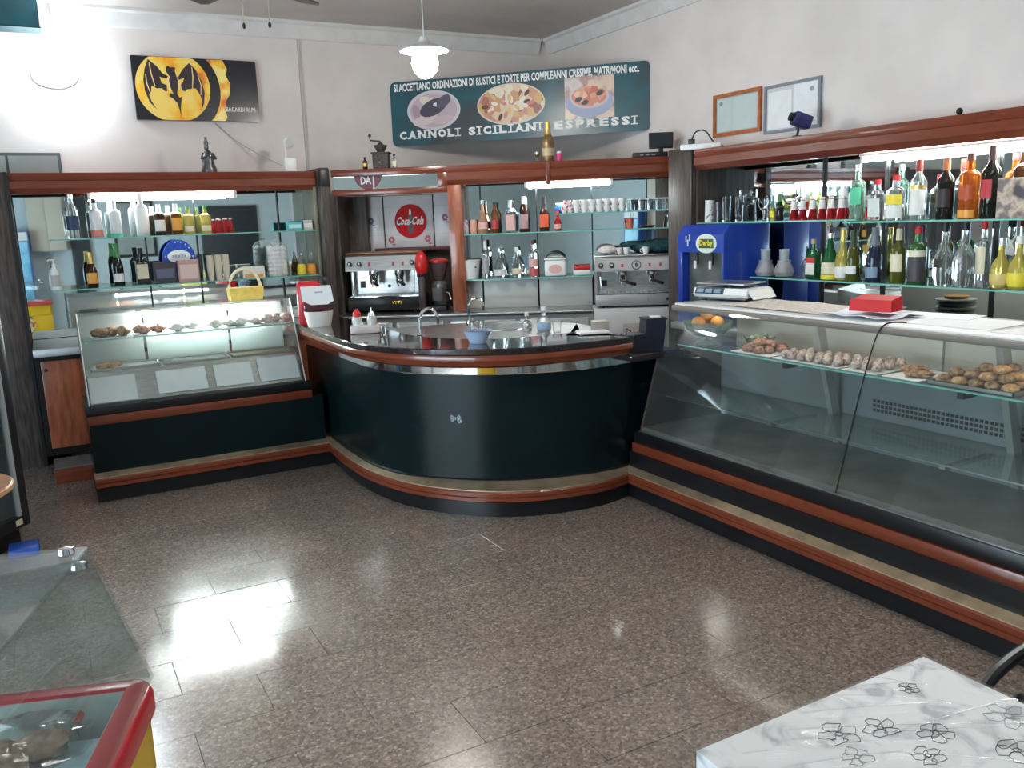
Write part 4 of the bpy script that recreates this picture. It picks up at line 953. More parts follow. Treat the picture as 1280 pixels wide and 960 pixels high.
bottle('wine',(4.76,3.325,zR),RT,0.355,0.050,G_DK,plain('cap_orange',(0.45,0.14,0.05)),'dark red wine bottle with orange neck foil',gR,plain('label_dark',(0.03,0.02,0.02)),(0.2,0.5))
bottle('liquor',(4.76,3.175,zR),RT,0.37,0.056,G_ORG,plain('cap_dk',(0.10,0.03,0.03)),'bright orange aperitif bottle on right upper shelf',gR,ORG,(0.02,0.14),plain('label_dkorange',(0.45,0.08,0.02)),(0.30,0.52))
bottle('wine',(4.76,3.045,zR),RT,0.40,0.054,G_DK,plain('cap_blk2',(0.06,0.02,0.02)),'tall black bottle with red emblem label',gR,plain('label_red2',(0.45,0.03,0.04)),(0.28,0.54),arc=1.2)
bottle('liquor',(4.86,2.93,zR),RT,0.40,0.050,G_BRN,SILV,'dark bottle with white band behind the gift box',gR,WHI,(0.46,0.54))
carton('gift_box',(4.74,2.83,zR),RT,0.26,0.12,0.215,blotch('giftbox_print',[(0.08,0.07,0.09),(0.35,0.28,0.22),(0.6,0.5,0.4),(0.2,0.16,0.16)],9,0.35,'noise'),'dark golden gift box lying on right upper shelf','box')
# --- right unit, lower shelf
zS = 1.3405; gS = 'bottles on the right lower glass shelf'
PLC = pane('plastic_cup',(0.95,0.97,0.98),0.1,veil=0.25,veilcol=(0.85,0.9,0.93))
for i, (y, x) in enumerate(((4.745,4.74),(4.60,4.78))):
    lab = ['stack of clear plastic cups in wrap, nearer blue dispenser','stack of clear plastic cups in wrap, beside white red label bottle'][i]
    t = cupstack((x,y,zS+0.004),9,PLC,lab,'plastic cup stacks',0.033,0.095,0.012)
    obj('wrap', B().lathe([(0,0),(0.06,0.0),(0.075,0.03),(0.06,0.07),(0.045,0.10),(0.05,0.115)],14), pane('wrap_film',(0.95,0.95,0.95),0.2,veil=0.3,veilcol=(0.85,0.8,0.8)), t)
bottle('liquor',(4.76,4.31,zS),RT,0.27,0.046,G_JAD,plain('cap_gold2',(0.5,0.4,0.2)),'dark green square bottle with white and red label',gS,WHI,(0.10,0.40),plain('label_red3',(0.6,0.05,0.05)),(0.40,0.54),square=True)
bottle('jug',(4.74,4.145,zS),RT,0.31,0.058,G_JAD,SILV,'green bottle with cream label and yellow base',gS,CRM,(0.12,0.38),YEL,(0.01,0.11),arc=3.6)
bottle('round',(4.74,4.04,zS),RT,0.33,0.050,G_YEL,GOLD,'yellow lemon liqueur bottle with gold cap',gS,WHI,(0.05,0.28),arc=4.0)
bottle('champ',(4.74,3.955,zS),RT,0.33,0.047,G_OLV,plain('foil_dkgreen',(0.03,0.05,0.02)),'olive green sparkling wine with white slanted label',gS,WHI,(0.14,0.30))
bottle('champ',(4.74,3.79,zS),RT,0.345,0.050,G_BLU,plain('foil_silverblue',(0.18,0.20,0.25)),'dark blue sparkling wine bottle with blue label',gS,plain('label_bluegrey',(0.20,0.30,0.42)),(0.08,0.28))
bottle('wine',(4.74,3.61,zS),RT,0.335,0.046,G_OLV,plain('foil_cream',(0.60,0.56,0.40)),'dark green wine bottle with plain cream label',gS,CRM,(0.22,0.54))
bottle('liquor',(4.74,3.475,zS),RT,0.345,0.054,G_GRN,REDC,'green bottle with dark label and red cap',gS,plain('label_char',(0.06,0.05,0.06)),(0.06,0.48),CRM,(0.49,0.60),arc=3.0)
bottle('round',(4.73,3.29,zS),RT,0.37,0.060,G_CLR,BLK,'clear round shouldered bottle with black cap and badge',gS,BLK,(0.30,0.44),arc=1.0)
bottle('round',(4.75,3.175,zS),RT,0.38,0.066,G_CLR,BLK,'clear cut decanter with black stopper',gS)
bottle('liquor',(4.79,3.085,zS),RT,0.37,0.040,G_CLR,REDC,'clear slim bottle with red cap and cream label',gS,CRM,(0.2,0.62),arc=1.6)
bottle('round',(4.74,2.945,zS),RT,0.28,0.054,G_YEL,SILV,'pale yellow bottle with gold label near right edge',gS,plain('label_goldy',(0.70,0.55,0.20)),(0.08,0.30))
bottle('round',(4.74,2.845,zS),RT,0.29,0.054,G_YEL,WHI,'yellow bottle with bright yellow label at photo edge',gS,YEL,(0.06,0.32),arc=3.0)
# --- on top of the units
t = thing('figurine','dark silver praying figurine on top of the left shelving','figurine',(1.37,7.84,2.3135))
FIG = mat('figurine_pewter',(0.13,0.12,0.13),0.35,0.7,var=0.4,scale=60)
obj('robe', B().lathe([(0,0),(0.062,0),(0.066,0.02),(0.048,0.07),(0.052,0.11),(0.040,0.15),(0.026,0.175),(0.012,0.185)],16), FIG, t)
obj('head', B().ell((-0.008,-0.008,0.205),(0.020,0.022,0.026)), FIG, t); obj('crown', B().lathe([(0.018,0.222),(0.021,0.245),(0.011,0.27),(0.012,0.29),(0,0.295)],12,(-0.008,-0.006,0)), FIG, t)
for s in (-1,1): obj('arm', B().tube([(0.035*s,0,0.155),(0.055*s,-0.025,0.115),(0.012*s,-0.05,0.135)],[0.014,0.013,0.008],8), FIG, t)
t = thing('emergency_lamp','small white lamp with round head on left shelving top','lamp',(2.07,7.86,2.3135))
obj('base', B().box(-0.055,0.055,-0.035,0.035,0,0.125,bev=0.012), WHITE, t); obj('bracket', B().tube([(-0.03,0,0.12),(-0.025,0,0.24)],0.007,6), WHITE, t)
obj('lamp_head', B().ell((0.0,-0.01,0.255),(0.048,0.04,0.048)), WHITE, t); c_ = obj('lens', B().lathe([(0,0),(0.034,0.0),(0.036,0.006),(0,0.008)],18,(0,0,0)), plain('lens_grey',(0.45,0.45,0.42)), t)
c_.rotation_euler = (math.pi/2,0,0); c_.location = (0.0,-0.046,0.255)
cp = spline([(1.55,8.34,2.78),(1.72,8.32,2.62),(1.93,8.20,2.47),(2.08,8.05,2.37),(2.14,7.95,2.325)],6)
tag(obj('wall_cable', B().tube(cp,0.005,6), plain('cable_grey',(0.42,0.40,0.38))),'thin grey cable drooping from the bat sign to the shelving','cable')
t = thing('coffee_grinder','antique dark coffee mill on the coffee niche cornice','coffee mill',MP(0.455,0.10,2.313),MT)
MILL = mat('mill_iron',(0.06,0.05,0.045),0.5,0.4,var=0.4,scale=40)
obj('box', B().box(-0.07,0.07,-0.055,0.055,0,0.13,bev=0.006).box(-0.08,0.08,-0.065,0.065,0.125,0.14,bev=0.003), MILL, t)
d = obj('drawer', B().box(-0.05,0.05,-0.062,-0.055,0.02,0.08), DARKW, t); obj('knob', B().ell((0,-0.068,0.05),(0.008,0.008,0.008)), GOLD, d)
obj('hopper', B().lathe([(0,0.14),(0.03,0.14),(0.058,0.19),(0.06,0.20),(0.03,0.205),(0.012,0.225),(0,0.225)],18), MILL, t)
obj('crank', B().tube([(0,0,0.22),(0.0,0,0.235),(-0.09,-0.01,0.245),(-0.09,-0.01,0.275)],0.007,6).ell((-0.09,-0.01,0.285),(0.014,0.014,0.016)), MILL, t)
bottle('liquor',MP(0.31,0.08,2.313),MT,0.10,0.022,G_BRN,BLK,'tiny dark bottle left of the antique coffee mill','little bottles on niche cornice',GOLD,(0.2,0.5))
bottle('liquor',MP(0.575,0.08,2.313),MT,0.115,0.022,G_CLR,BLK,'tiny clear bottle right of the antique coffee mill','little bottles on niche cornice',CRM,(0.15,0.5))
bottle('champ',MP(1.94,0.07,2.3105),MT,0.33,0.055,mat('bottle_bronze',(0.20,0.13,0.06),0.3,0.5,var=0.3),GOLD,'bronze sparkling wine bottle on the middle cornice','ornaments on middle cornice',plain('label_old',(0.45,0.35,0.22)),(0.14,0.34))
goblet(MP(1.845,0.07,2.3105),0.085,0.026,'small metal goblet left of bronze bottle on cornice','goblet','ornaments on middle cornice',mat('goblet_brass',(0.5,0.42,0.28),0.3,0.9))
t = thing('pink_ornament','small pink jar right of bronze bottle on cornice','jar',MP(2.035,0.07,2.3105),MT,)
obj('jar', B().lathe([(0,0),(0.024,0),(0.028,0.02),(0.028,0.055),(0.02,0.066),(0,0.066)],16), plain('pink_hot',(0.62,0.06,0.18)), t); obj('lid', B().lathe([(0,0.066),(0.022,0.066),(0.022,0.082),(0,0.085)],16), WHI, t)
t = thing('telephone','black router box with raised screen on middle cornice','device',MP(2.83,0.06,2.3105),MT)
obj('base', B().box(-0.16,0.14,-0.05,0.09,0,0.04,bev=0.008), BLKPL, t)
s_ = obj('screen', B().box(-0.02,0.19,0.0,0.022,0.07,0.205,bev=0.006), BLKPL, t); obj('display', B().box(-0.005,0.175,-0.0015,0.0,0.085,0.19), plain('display_dark',(0.02,0.022,0.03),0.15), s_)
obj('neck', B().box(0.065,0.105,0.005,0.03,0.035,0.08), BLKPL, t)
for x in (-0.1,-0.05,0.0): obj('key', B().box(x,x+0.03,-0.052,-0.05,0.012,0.026), plain('key_grey',(0.2,0.2,0.22)), t)
t = thing('power_strip','white multi socket strip on cornice by the column','power strip',(4.70,5.42,2.3135),-0.9)
obj('strip', B().box(-0.16,0.16,-0.03,0.03,0,0.045,bev=0.008), WHITE, t)
for k in range(3): obj('socket', B().lathe([(0,0),(0.018,0),(0.018,0.002),(0,0.002)],14,(-0.1+0.09*k,0,0.0455)), plain('socket_grey',(0.5,0.5,0.5)), t)
obj('plug', B().box(-0.10,-0.05,-0.02,0.02,0.0475,0.085,bev=0.006), BLKPL, t)
obj('cord', B().tube(spline([(-0.075,0.0,0.08),(-0.04,0.01,0.14),(0.03,0.02,0.14),(0.10,0.02,0.05),(0.20,0.05,0.005)],5),0.006,6), BLKPL, t)
t = thing('clip_lamp','dark blue camera on short arm atop right cornice','camera',(4.76,4.49,2.3135),-0.6)
obj('foot', B().box(-0.03,0.03,-0.03,0.03,0,0.015,bev=0.004), BLKPL, t); obj('arm', B().tube([(0,0,0.01),(0.01,0,0.05),(-0.01,0,0.09)],0.009,8), BLKPL, t)
hd = obj('head', B().box(-0.075,0.055,-0.045,0.045,0.075,0.165,bev=0.012), mat('camera_blue',(0.03,0.03,0.12),0.3,var=0.3), t)
ln = obj('lens', B().lathe([(0,0),(0.03,0),(0.03,0.03),(0.022,0.032),(0.0,0.02)],16), BLKPL, hd); ln.rotation_euler = (0,-math.pi/2,0); ln.location = (-0.07,0,0.12)
hd.rotation_euler = (0,0.35,0.2)
t = thing('small_spotlight','tiny black knob lamp on top of right cornice','lamp',(4.75,3.26,2.3135))
obj('base', B().lathe([(0,0),(0.02,0),(0.018,0.008),(0,0.009)],12), BLKPL, t); obj('head', B().ell((0,0,0.028),(0.019,0.019,0.02)), BLKPL, t)
# ------------------------------------------------------------------ signs and frames on the walls
# rectangular bat sign on the back wall
fB = F((0.893,YB,2.79),(1,0,0)); SW, SH = 1.05, 0.53
S1 = thing('bat_sign','black rectangular sign with bat in flaming orange circle on back wall','sign',(1.42,YB-0.05,2.79))
obj('panel', slab(fB, rrect(0,SW,0,SH,0.008,2), 0.002, 0.055), mat('sign_black',(0.014,0.015,0.022),0.2,var=0.3,scale=2,coat=0.3), S1, True)
def clipv(pts): return [(min(max(a,0.003),SW-0.003), min(max(b,0.003),SH-0.003)) for a, b in pts]
fb = F(fB.p(0,0,0.055),(1,0,0))
FIRE = blotch('sign_fire',[(0.75,0.16,0.02),(0.95,0.38,0.03),(1.0,0.62,0.05),(1.0,0.80,0.25)],7,0.25,'noise')
FIREG = blotch('sign_fire_gold',[(0.80,0.22,0.03),(1.0,0.45,0.03),(1.0,0.62,0.06),(1.0,0.70,0.16)],5,0.25,'noise')
flame = [(0.60,0.53),(0.76,0.53),(0.795,0.45),(0.775,0.40),(0.81,0.33),(0.80,0.24),(0.765,0.18),(0.745,0.10),(0.76,0.04),(0.745,0.0),(0.60,0.0)]
obj('flame_print', slab(fb, clipv(flame), 0.0004, 0.001), FIRE, S1, True, smooth=0)
obj('black_ring', slab(fb, clipv(oval(0.325,0.262,0.395,0.40,60)), 0.001, 0.0016), mat('sign_black2',(0.012,0.012,0.018),0.25), S1, True, smooth=0)
obj('gold_disc', slab(fb, clipv(oval(0.325,0.282,0.308,0.30,60)), 0.0018, 0.0024), FIREG, S1, True, smooth=0)
BAT = mat('bat_print',(0.035,0.022,0.03),0.35)
def batpt(x, y): return ((x-95)/(775-95)*0.612+0.019, (640-y)/(640-80)*0.525+0.015)
wingL = [(228,118),(300,175),(345,235),(395,262),(380,285),(318,270),(330,325),(375,340),(372,400),(345,392),(330,372),(300,372),(275,375),(262,360),(235,355),(228,400),(205,432),(222,490),(262,560),(205,500),(172,400),(168,300),(190,200)]
wingR = [(600,135),(530,200),(490,262),(470,270),(495,290),(545,270),(520,320),(505,335),(510,385),(540,392),(560,372),(590,370),(612,360),(640,362),(662,395),(680,432),(690,490),(668,572),(705,500),(722,400),(705,300),(655,190)]
body = [(385,180),(400,168),(425,182),(455,178),(470,185),(462,215),(470,250),(482,300),(475,360),(462,415),(480,450),(505,440),(495,480),(484,540),(478,635),(470,560),(455,500),(420,460),(385,440),(395,410),(430,420),(405,360),(395,300),(400,250),(378,215)]
for nm, pl in (('bat_wing',wingL),('bat_wing',wingR),('bat_body',body)):
    obj(nm, slab(fb, [batpt(*q) for q in pl], 0.0026, 0.0032), BAT, S1, True, smooth=0)
hl = plain('bat_highlight',(0.95,0.70,0.30))
for pl in ([(232,150),(238,240),(262,350),(270,352),(248,240),(242,150)],[(190,250),(190,330),(212,410),(220,405),(200,330),(198,250)],[(618,170),(620,260),(606,360),(613,362),(630,262),(626,172)],[(668,240),(690,330),(680,420),(688,420),(698,330),(676,240)],[(402,255),(372,300),(395,390),(412,390),(398,300),(412,262)],[(478,300),(508,300),(492,380),(476,385)]):
    obj('bat_highlight', slab(fb, [batpt(*q) for q in pl], 0.0034, 0.0038), hl, S1, True, smooth=0)
bt = B(); text_bm(bt,'BACARDI RUM',fb,0.755,1.015,0.085,0.125,0.0012,0.015); obj('lettering', bt, plain('sign_white',(0.8,0.78,0.72)), S1, True, smooth=0)

# long sign across the corner
fS = F((3.25,8.345,2.585),(1.815,-1.815,0)); LS, HS = 2.562, 0.61
S2 = thing('shop_sign','long teal sign with three food pictures and white lettering across corner','sign',(4.16,7.44,2.585))
TEAL = blotch('sign_teal',[(0.045,0.05,0.055),(0.025,0.065,0.078),(0.010,0.09,0.115),(0.022,0.066,0.082)],1.6,0.3,'noise')
obj('panel', slab(fS, rrect(0.0,LS,0,HS,0.055,6), -0.012, 0.0), TEAL, S2, True)
obj('casing', slab(fS, rrect(0.012,LS-0.012,0.01,HS-0.01,0.055,6), -0.11, -0.012), mat('sign_casing',(0.10,0.11,0.12),0.4), S2, True)
SWH = plain('sign_letter',(0.82,0.82,0.80))
def v(z): return z-2.585
bt = B(); text_bm(bt,'SI ACCETTANO ORDINAZIONI DI RUSTICI E TORTE PER COMPLEANNI CRESIME, MATRIMONI ecc..',fS,0.045,2.468,v(3.088),v(3.176),0.0012,0.034)
obj('top_lettering', bt, SWH, S2, True, smooth=0, label='white condensed capitals along the top')
def serif_text(b, s, f, u0, u1, v0, v1, d):
    wd = {'C':1.0,'A':1.12,'N':1.14,'O':1.08,'L':0.92,'I':0.52,'S':0.86,'E':0.95,'P':0.95,'R':1.08,' ':0.42}
    ser = {'A':((0.12,0),(0.88,0)),'N':((0.13,0),(0.13,1),(0.87,1)),'L':((0.2,0),(0.2,1)),'I':((0.5,0),(0.5,1)),'E':((0.15,0),(0.15,1)),'P':((0.2,0),(0.15,1)),'R':((0.15,0),(0.15,1),(0.88,0))}
    gap = 0.13; tot = sum(wd[c]+gap for c in s)-gap; k = (u1-u0)/tot; x = u0; H = v1-v0
    for c in s:
        w = wd[c]*k
        if c != ' ':
            m_ = 0.32 if c == 'I' else 0.05
            text_bm(b, c, f, x+w*m_, x+w*(1-m_), v0, v1, d, 0.055)
            for fx, top in ser.get(c, ()):
                cx = x+w*fx; hw = 0.24*H if c != 'I' else 0.40*H
                za, zb = (v1-0.13*H, v1) if top else (v0, v0+0.13*H)
                b.poly([f.p(cx-hw,za,d), f.p(cx+hw,za,d), f.p(cx+hw,zb,d), f.p(cx-hw,zb,d)])
        x += w+gap*k
for wd_, ua, ub in (('CANNOLI',0.075,0.715),('SICILIANI',0.80,1.545),('ESPRESSI',1.655,2.445)):
    bt = B(); serif_text(bt,wd_,fS,ua,ub,v(2.645),v(2.722),0.0022)
    obj('bottom_lettering', bt, SWH, S2, True, smooth=0, label='white slab serif capitals along the bottom')
# three food pictures
PLT = plain('plate_print',(0.62,0.56,0.60))
def oslab(cx, cz, rx, ry, d, m, name='picture', tilt=0.0, n=40):
    pts = [(cx+(a-cx)*math.cos(tilt)-(b-v(cz))*math.sin(tilt), v(cz)+(a-cx)*math.sin(tilt)+(b-v(cz))*math.cos(tilt)) for a, b in oval(cx,v(cz),rx,ry,n)]
    return obj(name, slab(fS, pts, d, d+0.0004), m, S2, True, smooth=0)
oslab(0.452,2.905,0.278,0.186,0.0006,PLT,'plate_picture'); oslab(0.452,2.905,0.245,0.160,0.0012,plain('plate_in',(0.50,0.40,0.44)))
for cx, cz, rx, ry, c, tl in ((0.45,2.93,0.15,0.075,(0.07,0.055,0.085),0.35),(0.40,2.985,0.10,0.045,(0.70,0.60,0.50),-0.4),(0.56,2.98,0.085,0.05,(0.10,0.09,0.13),0.6),(0.36,2.82,0.13,0.05,(0.66,0.54,0.55),0.25),(0.55,2.81,0.11,0.04,(0.58,0.44,0.46),0.1),(0.27,2.90,0.04,0.07,(0.40,0.28,0.34),0.3),(0.48,2.955,0.03,0.018,(0.75,0.72,0.7),0)):
    oslab(cx,cz,rx,ry,0.0018+0.0005*(cx),plain('p%d' % int(cx*100+cz*1000),c),'picture_piece',tl,18)
oslab(1.240,2.907,0.338,0.190,0.0006,plain('oval_rim',(0.66,0.55,0.45)),'plate_picture')
oslab(1.240,2.910,0.322,0.176,0.0012,blotch('antipasto',[(0.42,0.14,0.08),(0.60,0.30,0.16),(0.70,0.52,0.36),(0.30,0.09,0.07),(0.75,0.66,0.52),(0.55,0.24,0.20),(0.62,0.38,0.14)],15,0.35),'food_print')
rn = random.Random(9)
for k in range(16):
    a = rn.random()*6.28; r = math.sqrt(rn.random())
    oslab(1.24+0.27*r*math.cos(a),2.90+0.14*r*math.sin(a),0.035,0.018,0.002+0.0003*(k % 4),plain('ap%d' % (k % 4),[(0.78,0.72,0.60),(0.10,0.05,0.04),(0.62,0.22,0.18),(0.70,0.45,0.20)][k % 4]),'picture_piece',a,12)
obj('square_picture', slab(fS, [(1.768,v(2.725)),(2.234,v(2.725)),(2.234,v(3.10)),(1.768,v(3.10))], 0.0006, 0.001), blotch('table_print',[(0.55,0.45,0.42),(0.66,0.58,0.55),(0.40,0.22,0.20),(0.70,0.52,0.40)],4,0.35,'noise'), S2, True, smooth=0)
oslab(2.0,2.87,0.225,0.135,0.0016,plain('bowl_blue',(0.36,0.40,0.55)),'plate_picture'); oslab(2.0,2.915,0.185,0.10,0.0022,plain('bowl_lip',(0.60,0.50,0.50)))
oslab(2.0,2.925,0.165,0.09,0.0028,blotch('pasta',[(0.55,0.12,0.08),(0.66,0.30,0.18),(0.60,0.18,0.12),(0.72,0.45,0.28)],22,0.35),'food_print')
for cx, cz in ((1.90,2.90),(2.10,2.945),(1.96,2.87)): oslab(cx,cz,0.035,0.022,0.0034,plain('leaf_dark',(0.05,0.06,0.06)),'picture_piece',0.3,14)

# two frames on the right wall
def frame(y0, y1, z0, z1, tilt, mfr, wd, label):
    t = thing('picture_frame', label, 'frame', (XR-0.01,(y0+y1)/2,z0))
    f = F((XR-0.002,y1,z0),(0,-1,0)); L, H = y1-y0, z1-z0
    for pts in ([(0,0),(L,0),(L-wd,wd),(wd,wd)],[(0,H),(wd,H-wd),(L-wd,H-wd),(L,H)],[(0,0),(wd,wd),(wd,H-wd),(0,H)],[(L,0),(L,H),(L-wd,H-wd),(L-wd,wd)]):
        obj('frame_rail', slab(f, pts, 0.0, 0.022), mfr, t, True)
    obj('backing', slab(f, [(wd,wd),(L-wd,wd),(L-wd,H-wd),(wd,H-wd)], 0.0, 0.008), plain('frame_mat',(0.62,0.62,0.64)), t, True)
    return t, f, L, H
t, f, L, H = frame(5.132,5.670,2.43,2.765,0,mat('frame_orange',(0.42,0.12,0.035),0.35,var=0.2,scale=20),0.03,'orange wooden frame holding a white certificate on right wall')
obj('certificate', slab(f, [(0.04,0.04),(L-0.04,0.04),(L-0.04,H-0.04),(0.04,H-0.04)], 0.008, 0.009), PAPER, t, True)
obj('stamp', slab(f, oval(0.085,H-0.075,0.02,0.018,14), 0.009, 0.0095), plain('stamp_grey',(0.35,0.35,0.36)), t, True, smooth=0)
obj('glazing', slab(f, [(0.03,0.03),(L-0.03,0.03),(L-0.03,H-0.03),(0.03,H-0.03)], 0.014, 0.016), GLASS, t, True)
t, f, L, H = frame(4.545,5.095,2.40,2.752,0,mat('frame_grey',(0.20,0.22,0.26),0.4,var=0.1),0.02,'grey blue frame with two white sheets on right wall')
obj('sheet', slab(f, [(0.035,0.03),(0.27,0.03),(0.27,H-0.05),(0.035,H-0.05)], 0.008, 0.010), PAPER, t, True)
obj('sheet', slab(f, [(0.29,0.055),(0.515,0.055),(0.515,H-0.025),(0.29,H-0.025)], 0.008, 0.010), PAPER, t, True)
obj('stamp', slab(f, oval(0.46,H-0.075,0.02,0.018,14), 0.010, 0.0105), plain('stamp_grey',(0.35,0.35,0.36)), t, True, smooth=0)

# ------------------------------------------------------------------ lamps and fan
PD = Vector((2.55,5.84,2.93))
t = thing('pendant_lamp','glowing white enamel pendant lamp hanging in front of back wall','lamp',tuple(PD))
obj('cord', B().tube([(0,0,0.16),(0,0,ZC-PD.z-0.02)],0.004,6), WHITE, t)
obj('ceiling_rose', B().lathe([(0.05,ZC-PD.z),(0.045,ZC-PD.z-0.02),(0.01,ZC-PD.z-0.03)],16), WHITE, t)
obj('shade', B().lathe([(0.028,0.17),(0.035,0.15),(0.05,0.13),(0.165,0.085),(0.17,0.075),(0.16,0.08),(0.048,0.12),(0.03,0.14)],28), mat('enamel_white',(0.85,0.85,0.82),0.3), t)
obj('socket', B().lathe([(0.022,0.17),(0.022,0.06),(0.0,0.06)],14), WHITE, t)
obj('bulb', B().lathe([(0,-0.11),(0.04,-0.10),(0.078,-0.06),(0.095,-0.005),(0.085,0.04),(0.045,0.07),(0.02,0.08)],20), emis('bulb_glow',(1.0,0.95,0.86),60.0), t, label='glowing globe bulb')
t = thing('wall_lamp','overexposed white bulkhead lamp glowing high on left back wall','lamp',(0.30,8.30,3.04))
obj('backplate', B().prism([(0.30+0.165*math.cos(q),8.30,3.12+0.09*math.sin(q)) for q in [math.pi*i/16 for i in range(32)]],(0,0.046,0)).box(0.27,0.33,8.22,8.305,3.08,3.16), WHITE, t, True)
obj('diffuser', B().ell((0.30,8.20,3.12),(0.15,0.07,0.075),28,14), emis('wall_lamp_glow',(0.80,0.92,1.0),38.0), t, True, label='glowing diffuser')
FC = Vector((1.16,4.86,3.10))
t = thing('ceiling_fan','dark ceiling fan with two pull chains at top edge of photo','fan',tuple(FC))
obj('rod', B().tube([(0,0,0.05),(0,0,ZC-FC.z-0.01)],0.012,8), BLKPL, t); obj('canopy', B().lathe([(0.06,ZC-FC.z),(0.055,ZC-FC.z-0.05),(0.012,ZC-FC.z-0.07)],18), BLKPL, t)
obj('motor', B().lathe([(0,0.09),(0.07,0.085),(0.105,0.05),(0.105,0.0),(0.07,-0.04),(0,-0.045)],24), mat('fan_brown',(0.06,0.04,0.03),0.35), t)
for k in range(5):
    a = math.radians(-32+72*k); c, s = math.cos(a), math.sin(a)
    def rp(x, y, z): return (x*c-y*s, x*s+y*c, z)
    bl = obj('blade', B().prism([rp(0.17,-0.045,-0.006),rp(0.52,-0.065,-0.012),rp(0.56,-0.04,-0.010),rp(0.56,0.04,0.006),rp(0.52,0.065,0.010),rp(0.17,0.045,0.004)],(0,0,0.008)), mat('fan_blade',(0.09,0.06,0.045),0.4,var=0.3,scale=8), t)
    obj('blade_iron', B().prism([rp(0.09,-0.02,-0.012),rp(0.22,-0.03,-0.014),rp(0.22,0.03,-0.008),rp(0.09,0.02,-0.010)],(0,0,0.006)), BLKPL, bl)
for dx, dy in ((-0.055,0.03),(0.065,-0.035)):
    ch = obj('pull_chain', B().tube([(dx,dy,-0.03),(dx,dy,-0.205)],0.0025,6), BRASS, t); obj('chain_weight', B().lathe([(0,-0.235),(0.007,-0.23),(0.009,-0.215),(0.004,-0.203),(0,-0.202)],10,(dx,dy,0)), BLKPL, ch)

